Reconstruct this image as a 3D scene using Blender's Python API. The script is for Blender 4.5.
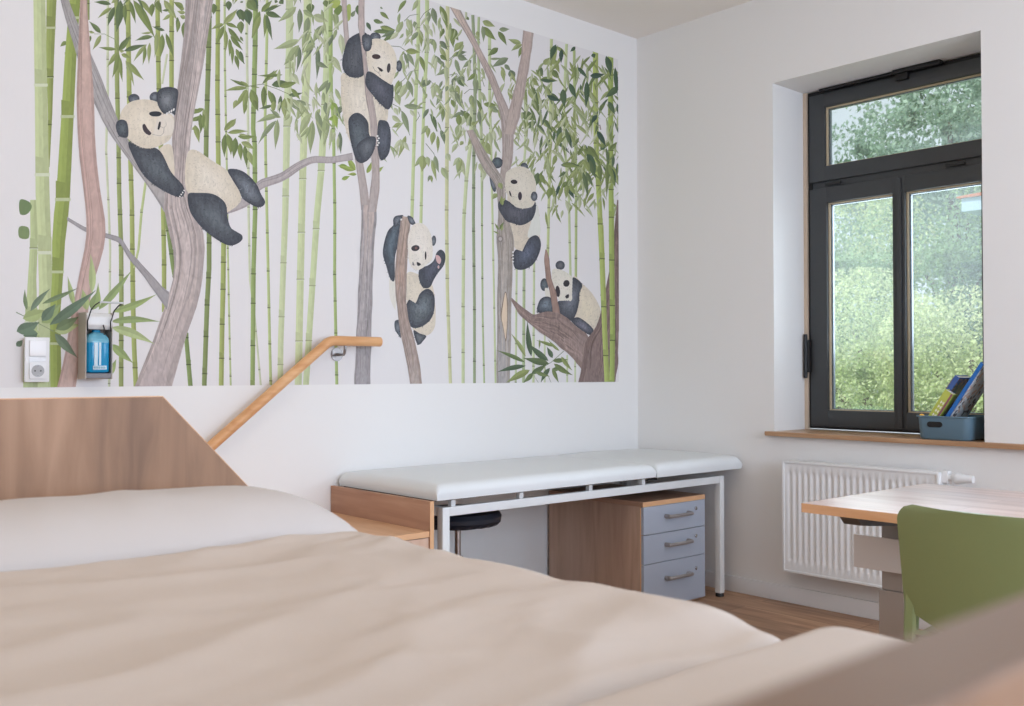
import bpy, bmesh, math, random
import numpy as np
from mathutils import Vector, Matrix, noise

for _o in list(bpy.data.objects):
    bpy.data.objects.remove(_o, do_unlink=True)
SC = bpy.context.scene
COL = SC.collection

# ---------------------------------------------------------------- camera
CAM = Vector((-4.332, -3.779, 1.15))
YAW, PITCH, FPX = math.radians(48.360), math.radians(1.119), 986.1
FWD = Vector((math.cos(YAW)*math.cos(PITCH), math.sin(YAW)*math.cos(PITCH), math.sin(PITCH)))
RGT = FWD.cross(Vector((0, 0, 1))).normalized()
UPV = RGT.cross(FWD)
cd = bpy.data.cameras.new('camera')
cam = bpy.data.objects.new('camera', cd)
COL.objects.link(cam)
cam.matrix_world = Matrix(((RGT.x, UPV.x, -FWD.x, CAM.x), (RGT.y, UPV.y, -FWD.y, CAM.y),
                           (RGT.z, UPV.z, -FWD.z, CAM.z), (0, 0, 0, 1)))
cd.sensor_width = 36.0
cd.lens = FPX*36.0/1024.0
cd.clip_start = 0.02
cd.dof.use_dof = True
cd.dof.focus_distance = 4.5
cd.dof.aperture_fstop = 6.3
SC.camera = cam

# ---------------------------------------------------------------- view, world, sun, daylight
SC.view_settings.view_transform = 'Standard'
SC.view_settings.look = 'None'
SC.view_settings.gamma = 1.0
SC.view_settings.use_curve_mapping = False
SC.view_settings.exposure = 0.06
w = bpy.data.worlds.new('sky')
SC.world = w
w.use_nodes = True
nt = w.node_tree
bg = nt.nodes['Background']
bg.inputs[0].default_value = (0.80, 0.90, 1.0, 1)
bg.inputs[1].default_value = 0.95
sd = bpy.data.lights.new('sun', 'SUN')
sd.energy = 2.9
sd.angle = math.radians(3)
sd.color = (1.0, 0.96, 0.88)
sun = bpy.data.objects.new('sun', sd)
COL.objects.link(sun)
sun.rotation_euler = Vector((0.62, -0.30, -0.85)).to_track_quat('-Z', 'Y').to_euler()

def area(name, loc, direction, sx, sy, power, color):
    d = bpy.data.lights.new(name, 'AREA')
    d.shape = 'RECTANGLE'
    d.size, d.size_y = sx, sy
    d.energy = power
    d.color = color
    o = bpy.data.objects.new(name, d)
    COL.objects.link(o)
    o.location = loc
    o.rotation_euler = Vector(direction).to_track_quat('-Z', 'Z').to_euler()
    return o
# daylight falling in through the window behind the camera and the one in view
area('daylight_near_window', (-2.3, -6.05, 1.75), (0.0, 1, -0.02), 2.8, 1.7, 102, (0.76, 0.91, 1.16))
area('added_side_fill', (0.24, -4.05, 1.75), (-1, 0.15, -0.1), 1.0, 1.7, 60, (0.80, 0.94, 1.16))  # unseen fill, added to brighten the deep end of the room
area('daylight_view_window', (0.42, -1.43, 1.75), (-1, -0.1, -0.1), 0.95, 1.6, 24, (0.84, 0.95, 1.10))

# warm fill added near the ceiling to tint the upper walls, no fixture
_l = bpy.data.lights.new('added_warm_fill', 'POINT')
_l.energy = 19
_l.color = (1.0, 0.74, 0.50)
_l.shadow_soft_size = 0.18
_o = bpy.data.objects.new('added_warm_fill', _l)
COL.objects.link(_o)
_o.location = (-3.9, -2.5, 2.74)

# ---------------------------------------------------------------- helpers
def tag(o, label=None, cat=None, group=None, kind=None):
    if label: o['label'] = label
    if cat: o['category'] = cat
    if group: o['group'] = group
    if kind: o['kind'] = kind
    return o

def thing(name, loc, label, cat, group=None):
    o = bpy.data.objects.new(name, None)
    o.empty_display_size = 0.1
    o.location = loc
    COL.objects.link(o)
    return tag(o, label, cat, group)

def wloc(o):
    v = Vector((0, 0, 0))
    while o is not None:
        v += Vector(o.location)
        o = o.parent
    return v

def obj(name, bm, mat, parent=None, smooth=False, angle=35):
    me = bpy.data.meshes.new(name)
    bmesh.ops.recalc_face_normals(bm, faces=bm.faces[:])
    if parent is not None:
        bmesh.ops.translate(bm, verts=bm.verts[:], vec=-wloc(parent))
        loc = None
    else:
        xs = [v.co for v in bm.verts]
        c = Vector(((min(v.x for v in xs)+max(v.x for v in xs))/2, (min(v.y for v in xs)+max(v.y for v in xs))/2, min(v.z for v in xs)))
        bmesh.ops.translate(bm, verts=bm.verts[:], vec=-c)
        loc = c
    bm.to_mesh(me)
    bm.free()
    for m in (mat if isinstance(mat, (list, tuple)) else [mat]):
        me.materials.append(m)
    o = bpy.data.objects.new(name, me)
    COL.objects.link(o)
    if parent is not None:
        o.parent = parent
    else:
        o.location = loc
    if smooth:
        for p in me.polygons:
            p.use_smooth = True
        if angle < 180:
            me.set_sharp_from_angle(angle=math.radians(angle))
    return o

def struct(name, bm, mat, parent=None, **k):
    o = obj(name, bm, mat, parent, **k)
    o['kind'] = 'structure'
    return o

def box(bm, x0, x1, y0, y1, z0, z1, bev=0.0, seg=2, M=None):
    vs = [bm.verts.new(p) for p in ((x0,y0,z0),(x1,y0,z0),(x1,y1,z0),(x0,y1,z0),(x0,y0,z1),(x1,y0,z1),(x1,y1,z1),(x0,y1,z1))]
    fs = [bm.faces.new([vs[i] for i in f]) for f in ((3,2,1,0),(4,5,6,7),(0,1,5,4),(1,2,6,5),(2,3,7,6),(3,0,4,7))]
    if bev > 0:
        es = list({e for f in fs for e in f.edges})
        r = bmesh.ops.bevel(bm, geom=es, offset=bev, segments=seg, affect='EDGES', profile=0.6)
        if M is not None:
            vv = {v for f in r['faces'] for v in f.verts}
            vv |= {v for v in vs if v.is_valid}
            bmesh.ops.transform(bm, matrix=M, verts=list(vv))
    elif M is not None:
        bmesh.ops.transform(bm, matrix=M, verts=vs)
    return bm

def B(*a, **k):
    bm = bmesh.new()
    box(bm, *a, **k)
    return bm

def tube(bm, pts, rad, n=14, cap=True):
    """round tube along a polyline; rad a number or a list"""
    pts = [Vector(p) for p in pts]
    rs = rad if isinstance(rad, (list, tuple)) else [rad]*len(pts)
    rings = []
    ref = None
    for i, p in enumerate(pts):
        if i == 0: t = pts[1]-pts[0]
        elif i == len(pts)-1: t = pts[-1]-pts[-2]
        else: t = (pts[i+1]-p).normalized()+(p-pts[i-1]).normalized()
        t.normalize()
        if ref is None:
            ref = Vector((0, 0, 1)) if abs(t.z) < 0.9 else Vector((1, 0, 0))
        a = (ref - t*ref.dot(t)).normalized()
        ref = a
        b = t.cross(a)
        rings.append([bm.verts.new(p+(a*math.cos(2*math.pi*k/n)+b*math.sin(2*math.pi*k/n))*rs[i]) for k in range(n)])
    for i in range(len(rings)-1):
        for k in range(n):
            bm.faces.new((rings[i][k], rings[i][(k+1) % n], rings[i+1][(k+1) % n], rings[i+1][k]))
    if cap:
        bm.faces.new(rings[0][::-1])
        bm.faces.new(rings[-1])
    return bm

def T(pts, rad, n=14):
    return tube(bmesh.new(), pts, rad, n)

def lathe(bm, cx, cy, prof, n=32):
    """prof: (r,z) from the bottom to the top"""
    rings = []
    for r, z in prof:
        if r < 1e-5:
            rings.append([bm.verts.new((cx, cy, z))])
        else:
            rings.append([bm.verts.new((cx+r*math.cos(2*math.pi*k/n), cy+r*math.sin(2*math.pi*k/n), z)) for k in range(n)])
    for i in range(len(rings)-1):
        a, b = rings[i], rings[i+1]
        for k in range(n):
            q = (k+1) % n
            if len(a) == 1 and len(b) == 1: continue
            if len(a) == 1: bm.faces.new((a[0], b[q], b[k]))
            elif len(b) == 1: bm.faces.new((a[k], a[q], b[0]))
            else: bm.faces.new((a[k], a[q], b[q], b[k]))
    return bm

def prism(bm, pts, d0, d1, axis='y', bev=0.0):
    """extrude a 2-D outline; axis y: pts are (x,z); axis x: pts are (y,z); axis z: pts are (x,y)"""
    def P(p, d):
        return {'y': (p[0], d, p[1]), 'x': (d, p[0], p[1]), 'z': (p[0], p[1], d)}[axis]
    a = [bm.verts.new(P(p, d0)) for p in pts]
    b = [bm.verts.new(P(p, d1)) for p in pts]
    n = len(pts)
    fs = [bm.faces.new(a[::-1]), bm.faces.new(b)]
    for i in range(n):
        fs.append(bm.faces.new((a[i], a[(i+1) % n], b[(i+1) % n], b[i])))
    if bev > 0:
        es = list({e for f in fs for e in f.edges})
        bmesh.ops.bevel(bm, geom=es, offset=bev, segments=2, affect='EDGES', profile=0.6)
    return bm

# ---------------------------------------------------------------- materials
def srgb(c):
    return tuple((x/255/12.92 if x/255 <= 0.04045 else ((x/255+0.055)/1.055)**2.4) for x in c[:3])+(1.0,)

def mat_plain(name, rgb, rough=0.6, metal=0.0, var=0.04, scale=6.0, bump=0.0, bscale=80.0, spec=0.5, coat=0.0):
    m = bpy.data.materials.new(name)
    m.use_nodes = True
    n = m.node_tree
    p = n.nodes['Principled BSDF']
    p.inputs['Roughness'].default_value = rough
    p.inputs['Metallic'].default_value = metal
    p.inputs['Specular IOR Level'].default_value = spec
    p.inputs['Coat Weight'].default_value = coat
    tc = n.nodes.new('ShaderNodeTexCoord')
    no = n.nodes.new('ShaderNodeTexNoise')
    no.inputs['Scale'].default_value = scale
    no.inputs['Detail'].default_value = 4
    n.links.new(tc.outputs['Object'], no.inputs['Vector'])
    mr = n.nodes.new('ShaderNodeMapRange')
    mr.inputs[3].default_value = 1-var
    mr.inputs[4].default_value = 1+var
    n.links.new(no.outputs['Fac'], mr.inputs[0])
    mx = n.nodes.new('ShaderNodeVectorMath')
    mx.operation = 'SCALE'
    mx.inputs[0].default_value = srgb(rgb)[:3]
    n.links.new(mr.outputs[0], mx.inputs['Scale'])
    n.links.new(mx.outputs[0], p.inputs['Base Color'])
    if bump > 0:
        n2 = n.nodes.new('ShaderNodeTexNoise')
        n2.inputs['Scale'].default_value = bscale
        n2.inputs['Detail'].default_value = 3
        n.links.new(tc.outputs['Object'], n2.inputs['Vector'])
        bp = n.nodes.new('ShaderNodeBump')
        bp.inputs['Strength'].default_value = bump
        bp.inputs['Distance'].default_value = 0.002
        n.links.new(n2.outputs['Fac'], bp.inputs['Height'])
        n.links.new(bp.outputs[0], p.inputs['Normal'])
    return m

def mat_wood(name, c1, c2, c3, axis='z', stretch=14.0, scale=3.0, rough=0.5, spec=0.4, knots=True):
    """grain running along the axis; c1 dark, c2 middle, c3 light"""
    m = bpy.data.materials.new(name)
    m.use_nodes = True
    n = m.node_tree
    p = n.nodes['Principled BSDF']
    p.inputs['Roughness'].default_value = rough
    p.inputs['Specular IOR Level'].default_value = spec
    tc = n.nodes.new('ShaderNodeTexCoord')
    def noise_at(sc, st, det, dist):
        mp = n.nodes.new('ShaderNodeMapping')
        s = [st, st, st]
        s['xyz'.index(axis)] = 1.0
        mp.inputs['Scale'].default_value = s
        n.links.new(tc.outputs['Object'], mp.inputs['Vector'])
        t = n.nodes.new('ShaderNodeTexNoise')
        t.inputs['Scale'].default_value = sc
        t.inputs['Detail'].default_value = det
        t.inputs['Distortion'].default_value = dist
        n.links.new(mp.outputs[0], t.inputs['Vector'])
        return t
    a = noise_at(scale, stretch, 6, 0.6)
    b = noise_at(scale*0.5, stretch*0.3, 3, 0.4)
    mi = n.nodes.new('ShaderNodeMath')
    mi.operation = 'MULTIPLY_ADD'
    mi.inputs[1].default_value = 0.5
    n.links.new(a.outputs['Fac'], mi.inputs[0])
    m2 = n.nodes.new('ShaderNodeMath')
    m2.operation = 'MULTIPLY'
    m2.inputs[1].default_value = 0.5
    n.links.new(b.outputs['Fac'], m2.inputs[0])
    n.links.new(m2.outputs[0], mi.inputs[2])
    r = n.nodes.new('ShaderNodeValToRGB')
    r.color_ramp.elements[0].position = 0.36
    r.color_ramp.elements[0].color = srgb(c1)
    r.color_ramp.elements[1].position = 0.64
    r.color_ramp.elements[1].color = srgb(c3)
    e = r.color_ramp.elements.new(0.5)
    e.color = srgb(c2)
    n.links.new(mi.outputs[0], r.inputs[0])
    n.links.new(r.outputs[0], p.inputs['Base Color'])
    return m

def mat_planks(name, c1, c2, c3, pw=0.13, pl=1.4, axis='x', rough=0.45, gap=0.0018, coord='Object'):
    m = mat_wood(name, c1, c2, c3, axis=axis, stretch=10, scale=2.5, rough=rough)
    n = m.node_tree
    p = n.nodes['Principled BSDF']
    base = p.inputs['Base Color'].links[0].from_socket
    tc = n.nodes.new('ShaderNodeTexCoord')
    mp = n.nodes.new('ShaderNodeMapping')
    if axis == 'y':
        mp.inputs['Rotation'].default_value = (0, 0, math.pi/2)
    n.links.new(tc.outputs[coord], mp.inputs['Vector'])
    br = n.nodes.new('ShaderNodeTexBrick')
    br.offset = 0.37
    br.inputs['Scale'].default_value = 1.0
    br.inputs['Brick Width'].default_value = pl
    br.inputs['Row Height'].default_value = pw
    br.inputs['Mortar Size'].default_value = gap
    br.inputs['Color1'].default_value = (0.78, 0.78, 0.78, 1)
    br.inputs['Color2'].default_value = (1.12, 1.1, 1.08, 1)
    br.inputs['Mortar'].default_value = (0.45, 0.4, 0.36, 1)
    n.links.new(mp.outputs[0], br.inputs['Vector'])
    mu = n.nodes.new('ShaderNodeMix')
    mu.data_type = 'RGBA'
    mu.blend_type = 'MULTIPLY'
    mu.inputs[0].default_value = 1.0
    n.links.new(base, mu.inputs[6])
    n.links.new(br.outputs['Color'], mu.inputs[7])
    n.links.new(mu.outputs[2], p.inputs['Base Color'])
    return m

def mat_attr(name, rough=0.8, streak=0.5):
    """colour attribute 'paint'; its alpha says how strongly the watercolour grain shows"""
    m = bpy.data.materials.new(name)
    m.use_nodes = True
    n = m.node_tree
    p = n.nodes['Principled BSDF']
    p.inputs['Roughness'].default_value = rough
    p.inputs['Specular IOR Level'].default_value = 0.2
    at = n.nodes.new('ShaderNodeAttribute')
    at.attribute_name = 'paint'
    tc = n.nodes.new('ShaderNodeTexCoord')
    mp = n.nodes.new('ShaderNodeMapping')
    mp.inputs['Scale'].default_value = (70, 1, 26)
    n.links.new(tc.outputs['Object'], mp.inputs['Vector'])
    no = n.nodes.new('ShaderNodeTexNoise')
    no.inputs['Scale'].default_value = 1.0
    no.inputs['Detail'].default_value = 4
    no.inputs['Distortion'].default_value = 0.8
    n.links.new(mp.outputs[0], no.inputs['Vector'])
    sub = n.nodes.new('ShaderNodeMath'); sub.operation = 'SUBTRACT'; sub.inputs[1].default_value = 0.5
    n.links.new(no.outputs['Fac'], sub.inputs[0])
    mul = n.nodes.new('ShaderNodeMath'); mul.operation = 'MULTIPLY'
    n.links.new(sub.outputs[0], mul.inputs[0])
    n.links.new(at.outputs['Alpha'], mul.inputs[1])
    ad = n.nodes.new('ShaderNodeMath'); ad.operation = 'MULTIPLY_ADD'; ad.inputs[1].default_value = streak*2; ad.inputs[2].default_value = 1.0
    n.links.new(mul.outputs[0], ad.inputs[0])
    vm = n.nodes.new('ShaderNodeVectorMath'); vm.operation = 'SCALE'
    n.links.new(at.outputs['Color'], vm.inputs[0])
    n.links.new(ad.outputs[0], vm.inputs['Scale'])
    n.links.new(vm.outputs[0], p.inputs['Base Color'])
    return m

def mat_glass(name, tint=(1, 1, 1), refl=0.06):
    m = bpy.data.materials.new(name)
    m.use_nodes = True
    n = m.node_tree
    n.nodes.remove(n.nodes['Principled BSDF'])
    out = n.nodes['Material Output']
    tr = n.nodes.new('ShaderNodeBsdfTransparent')
    tr.inputs[0].default_value = tint+(1,)
    gl = n.nodes.new('ShaderNodeBsdfGlossy')
    gl.inputs['Roughness'].default_value = 0.02
    fr = n.nodes.new('ShaderNodeFresnel')
    fr.inputs['IOR'].default_value = 1.45
    mx = n.nodes.new('ShaderNodeMixShader')
    n.links.new(fr.outputs[0], mx.inputs[0])
    n.links.new(tr.outputs[0], mx.inputs[1])
    n.links.new(gl.outputs[0], mx.inputs[2])
    # haze over the view, put into the pane as a little translucent white
    di = n.nodes.new('ShaderNodeBsdfTranslucent')
    di.inputs[0].default_value = (0.9, 0.95, 0.95, 1)
    m2 = n.nodes.new('ShaderNodeMixShader')
    m2.inputs[0].default_value = 0.045
    n.links.new(mx.outputs[0], m2.inputs[1])
    n.links.new(di.outputs[0], m2.inputs[2])
    n.links.new(m2.outputs[0], out.inputs['Surface'])
    return m

M = {}
M['wall'] = mat_plain('wall_paint', (241, 239, 236), 0.9, var=0.012, scale=1.5, bump=0.15, bscale=120, spec=0.15)
M['ceiling'] = mat_plain('ceiling_paint', (247, 240, 232), 0.9, var=0.01, scale=1.5, spec=0.15)
M['white'] = mat_plain('white_lacquer', (236, 236, 235), 0.35, var=0.01)
M['base'] = mat_plain('baseboard_paint', (240, 240, 240), 0.45, var=0.01)
M['frame'] = mat_plain('anthracite_window_lacquer', (62, 65, 67), 0.42, var=0.06, scale=20)
M['black'] = mat_plain('black_plastic', (22, 22, 24), 0.4, var=0.05)
M['dark'] = mat_plain('dark_seal', (14, 14, 15), 0.6, var=0.05)
M['tan'] = mat_plain('glazing_bead_wood', (208, 192, 162), 0.6, var=0.05, scale=30)
M['spacer'] = mat_plain('window_spacer', (130, 140, 156), 0.4, var=0.02)
M['beige_seal'] = mat_plain('plaster_seal_strip', (206, 186, 164), 0.8, var=0.03)
M['glass'] = mat_glass('window_glass', (0.96, 0.98, 0.97))
M['floor'] = mat_planks('oak_floor_planks', (150, 114, 88), (178, 140, 110), (200, 164, 132), 0.145, 1.6, 'y')
M['walnut'] = mat_wood('brown_oak_veneer', (190, 154, 132), (206, 172, 148), (218, 186, 164), 'z', 10, 2.2)
M['walnut_x'] = mat_wood('brown_oak_veneer_lengthwise', (172, 130, 106), (190, 148, 122), (206, 166, 140), 'y', 10, 2.2)
M['bedwood'] = mat_wood('bed_wood_veneer', (124, 94, 72), (152, 117, 90), (172, 136, 108), 'z', 9, 2.4)
M['edge'] = mat_plain('light_wood_edge_band', (226, 178, 134), 0.5, var=0.05, scale=30)
M['desk_edge'] = mat_wood('orange_oak_edge', (222, 168, 122), (230, 180, 136), (238, 192, 150), 'y', 12, 3)
M['desk'] = mat_planks('bright_oak_desk_top', (196, 170, 160), (216, 194, 186), (228, 210, 204), 0.11, 1.1, 'y', rough=0.3, gap=0.0006)
M['rail'] = mat_wood('beech_handrail_wood', (210, 150, 98), (224, 170, 118), (236, 188, 138), 'x', 10, 4, rough=0.35)
M['vinyl'] = mat_plain('pale_grey_vinyl', (230, 233, 233), 0.42, var=0.012, scale=3, spec=0.4)
M['metal'] = mat_plain('brushed_steel', (150, 146, 144), 0.3, metal=0.9, var=0.05, scale=40)
M['handle'] = mat_plain('satin_nickel', (168, 162, 160), 0.35, metal=0.45, var=0.05, scale=40)
M['couchframe'] = mat_plain('white_powder_coat', (232, 234, 233), 0.4, var=0.01)
M['drawer'] = mat_plain('blue_grey_laminate', (176, 184, 198), 0.5, var=0.02)
M['leather'] = mat_plain('black_leatherette', (38, 42, 52), 0.35, var=0.06, scale=20, bump=0.1, bscale=200)
M['chrome'] = mat_plain('chrome', (200, 200, 204), 0.12, metal=1.0, var=0.01)
M['green'] = mat_plain('green_plastic', (134, 146, 98), 0.38, var=0.02, scale=3)
M['desk_metal'] = mat_plain('taupe_powder_coat', (170, 158, 148), 0.5, var=0.02)
M['desk_panel'] = mat_plain('pale_taupe_panel', (226, 218, 212), 0.45, var=0.02)
M['desk_dark'] = mat_plain('dark_steel_bracket', (92, 88, 86), 0.5, var=0.03)
M['radiator'] = mat_plain('radiator_enamel', (238, 238, 237), 0.35, var=0.005)
M['sill'] = mat_wood('oak_sill', (168, 128, 94), (188, 148, 112), (204, 166, 130), 'y', 12, 3, rough=0.35)
M['bin'] = mat_plain('slate_blue_plastic', (98, 126, 142), 0.45, var=0.02)
M['duvet'] = mat_plain('beige_cotton_cover', (192, 181, 171), 0.85, var=0.015, scale=2, bump=0.12, bscale=300, spec=0.2)
M['pillow'] = mat_plain('off_white_cotton', (193, 188, 185), 0.85, var=0.012, scale=2, bump=0.1, bscale=300, spec=0.2)
M['mattress'] = mat_plain('white_mattress_cover', (228, 224, 218), 0.9, var=0.01)
# ---------------------------------------------------------------- wall mural
def on_wall(px, py):
    """point of the mural wall (plane y = 0) seen at a photograph pixel -> (x, z)"""
    v = FWD*FPX + RGT*(px-512) - UPV*(py-353)
    t = -CAM.y/v.y
    return CAM.x+v.x*t, CAM.z+v.z*t

MUR_X0, MUR_X1, MUR_Z0, MUR_Z1 = -3.405, -0.163, 1.096, 2.935
class Paint:
    def __init__(s):
        s.v = []; s.f = []; s.c = []; s.k = 0
        s.tr = (0.0, 0.0, 1.0)
        s.h = {}          # paint thickness so far, cell by cell: later shapes lie on earlier ones
        s.lay = []
    def layer(s, q):
        CS = 0.004
        n = len(q)
        z0 = min(p[1] for p in q); z1 = max(p[1] for p in q)
        cells = []
        for r in range(int(z0/CS), int(z1/CS)+1):
            a, b = r*CS, (r+1)*CS
            lo, hi = 1e9, -1e9
            for i in range(n):
                (xa, za), (xb, zb) = q[i-1], q[i]
                if max(za, zb) < a or min(za, zb) > b: continue
                if abs(zb-za) < 1e-12:
                    t0, t1 = 0.0, 1.0
                else:
                    t0, t1 = (a-za)/(zb-za), (b-za)/(zb-za)
                    if t0 > t1: t0, t1 = t1, t0
                    t0, t1 = max(0, t0), min(1, t1)
                u, v = xa+(xb-xa)*t0, xa+(xb-xa)*t1
                lo = min(lo, u, v); hi = max(hi, u, v)
            if lo <= hi:
                cells += [(r, c) for c in range(math.floor(lo/CS), math.floor(hi/CS)+1)]
        L = 1+max([s.h.get(c, 0) for c in cells], default=0)
        for c in cells: s.h[c] = L
        return L
    def zoom(s, x, y, sc): s.tr = (x, y, sc)
    def P(s, x, y):
        return (s.tr[0]+x/s.tr[2], s.tr[1]+y/s.tr[2])
    def raw(s, pts, col, a=0.25):
        """pts in photograph pixels, already transformed"""
        q = [on_wall(*p) for p in pts]
        for ax, lim, sg in ((0, MUR_X0, 1), (0, MUR_X1, -1), (1, MUR_Z0, 1), (1, MUR_Z1, -1)):
            o = []
            for i in range(len(q)):
                A, C = q[i-1], q[i]
                ia, ic = sg*(A[ax]-lim) >= 0, sg*(C[ax]-lim) >= 0
                if ia != ic:
                    t = (lim-A[ax])/(C[ax]-A[ax])
                    o.append((A[0]+t*(C[0]-A[0]), A[1]+t*(C[1]-A[1])))
                if ic: o.append(C)
            q = o
            if len(q) < 3: return
        L = s.layer(q)
        s.k = max(s.k, L)
        y = -0.0010-L*1.2e-5
        b = len(s.v)
        s.v += [(x, y, z) for x, z in q]
        s.f.append(list(range(b, b+len(q))))
        s.c.append((col, a))
    @staticmethod
    def smooth(pts, n=5):
        o = []
        N = len(pts)
        for i in range(N):
            p0, p1, p2, p3 = pts[i-1], pts[i], pts[(i+1) % N], pts[(i+2) % N]
            for j in range(n):
                t = j/n
                o.append(tuple(0.5*((2*p1[k])+(-p0[k]+p2[k])*t+(2*p0[k]-5*p1[k]+4*p2[k]-p3[k])*t*t+(-p0[k]+3*p1[k]-3*p2[k]+p3[k])*t**3) for k in (0, 1)))
        return o
    def poly(s, xy, col, a=0.25, sm=True, inner=None, steps=5, off=(0, 0), shrink=0.72):
        pts = [s.P(xy[i], xy[i+1]) for i in range(0, len(xy), 2)]
        if sm: pts = s.smooth(pts)
        s.raw(pts, col, a)
        if inner:
            cx = sum(p[0] for p in pts)/len(pts); cy = sum(p[1] for p in pts)/len(pts)
            for j in range(1, steps+1):
                t = j/steps
                f = 1-shrink*t
                c = tuple(col[k]+(inner[k]-col[k])*t for k in range(3))
                s.raw([(cx+(p[0]-cx)*f+off[0]*t, cy+(p[1]-cy)*f+off[1]*t) for p in pts], c, a)
            s.fur(pts, col, inner)
    def fur(s, pts, c0, c1):
        """short brush strokes of fur inside an outline"""
        x0, x1 = min(p[0] for p in pts), max(p[0] for p in pts)
        y0, y1 = min(p[1] for p in pts), max(p[1] for p in pts)
        rnd = random.Random(int(x0*31+y0*17))
        cx, cy = (x0+x1)/2, (y0+y1)/2
        lum = sum(c0)/3
        for _ in range(int((x1-x0)*(y1-y0)*0.16)):
            x, y = rnd.uniform(x0, x1), rnd.uniform(y0, y1)
            ins = False
            for i in range(len(pts)):
                (xa, ya), (xb, yb) = pts[i-1], pts[i]
                if (ya > y) != (yb > y) and x < (xb-xa)*(y-ya)/(yb-ya)+xa: ins = not ins
            if not ins: continue
            r = math.hypot((x-cx)/(x1-x0), (y-cy)/(y1-y0))*2
            t = max(0, 1-r)
            k = rnd.choice((0.80, 0.90, 1.12, 1.24)) if lum < 120 else rnd.choice((0.94, 0.97, 1.03))
            c = tuple(min(250, (c0[q]+(c1[q]-c0[q])*t)*k) for q in range(3))
            an = math.atan2(y-cy, x-cx)*0.5+math.pi/2+rnd.uniform(-0.6, 0.6)
            l = rnd.uniform(1.2, 2.8)
            s.leaf(x, y, x+math.cos(an)*l, y+math.sin(an)*l, rnd.uniform(0.5, 1.0), c)
    def band(s, L, R, col, a=0.25):
        s.raw(list(L)+list(R)[::-1], col, a)
    def interp(s, rows, y):
        for i in range(len(rows)-1):
            if rows[i][0] <= y <= rows[i+1][0]:
                t = (y-rows[i][0])/(rows[i+1][0]-rows[i][0])
                return [rows[i][k]+t*(rows[i+1][k]-rows[i][k]) for k in range(1, len(rows[i]))]
        return list(rows[0][1:]) if y < rows[0][0] else list(rows[-1][1:])
    def trunk(s, L, R, cols, a=0.7, nl=10, seed=1):
        """L and R edges (same count) top to bottom; bark lines follow them"""
        rnd = random.Random(seed)
        def res(E):
            d = [0]
            for i in range(1, len(E)): d.append(d[-1]+math.dist(E[i], E[i-1]))
            o = []
            for j in range(41):
                q = j/40*d[-1]
                i = max(1, next((i for i in range(1, len(d)) if d[i] >= q-1e-9), len(d)-1))
                t = (q-d[i-1])/max(1e-9, d[i]-d[i-1])
                o.append((E[i-1][0]+t*(E[i][0]-E[i-1][0]), E[i-1][1]+t*(E[i][1]-E[i-1][1])))
            return [( (o[max(0,i-1)][0]+o[i][0]+o[min(40,i+1)][0])/3, (o[max(0,i-1)][1]+o[i][1]+o[min(40,i+1)][1])/3) if 0<i<40 else o[i] for i in range(41)]
        L, R = res(L), res(R)
        for i in range(40):
            t = i/39*(len(cols)-1)
            k = min(int(t), len(cols)-2) if len(cols) > 1 else 0
            c = cols[0] if len(cols) == 1 else tuple(cols[k][q]+(cols[k+1][q]-cols[k][q])*(t-k) for q in range(3))
            s.raw([L[i], R[i], R[i+1], L[i+1]], c, a)
        cm = cols[len(cols)//2]
        def line(u0, u1, w, f):
            A = []; Bq = []
            i0 = rnd.randint(0, 26); n = rnd.randint(8, 14)
            if w > 0.12: i0, n = 0, 40
            ph = rnd.random()*6
            for i in range(i0, min(41, i0+n+1)):
                t = (i-i0)/max(1, n)
                u = u0+(u1-u0)*t+0.03*math.sin(i*0.7+ph)
                ww = w*(math.sin(math.pi*min(1, max(0, t)))**0.6 if w <= 0.12 else 1)
                lx, rx = L[i], R[i]
                A.append((lx[0]+(rx[0]-lx[0])*(u-ww/2), lx[1]+(rx[1]-lx[1])*(u-ww/2)))
                Bq.append((lx[0]+(rx[0]-lx[0])*(u+ww/2), lx[1]+(rx[1]-lx[1])*(u+ww/2)))
            s.band(A, Bq, tuple(min(255, x*f) for x in cm), a)
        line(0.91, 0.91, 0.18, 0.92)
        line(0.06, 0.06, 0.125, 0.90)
        for j in range(nl):
            u = rnd.uniform(0.1, 0.9)
            line(u, min(0.93, max(0.07, u+rnd.uniform(-0.15, 0.15))), rnd.uniform(0.02, 0.07), rnd.choice((0.80, 0.86, 0.90, 1.06, 1.09)))
    def stalk(s, pts, col, nodes=45, seed=0, fade=1.0):
        """pts: (x, y, w) top to bottom"""
        rnd = random.Random(seed+int(pts[0][0]*7))
        rows = [(p[1], p[0], p[2]) for p in pts]
        y0, y1 = rows[0][0], rows[-1][0]
        y = y0
        L = []; R = []; Mi = []; D = []
        ys = sorted({y0, y1} | {r[0] for r in rows} | {y0+(y1-y0)*i/14 for i in range(15)})
        for y in ys:
            x, ww = s.interp(rows, y)
            L.append((x-ww/2, y)); R.append((x+ww/2, y)); Mi.append((x+ww*0.12, y)); D.append((x-ww*0.22, y))
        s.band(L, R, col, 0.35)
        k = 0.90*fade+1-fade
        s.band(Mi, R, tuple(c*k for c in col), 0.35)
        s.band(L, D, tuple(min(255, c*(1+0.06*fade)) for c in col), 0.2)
        y = y0+rnd.uniform(0.2, 0.9)*nodes
        dk = tuple(c*(1-0.45*fade) for c in col)
        lt = tuple(c+(235-c)*0.45 for c in col)
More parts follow.
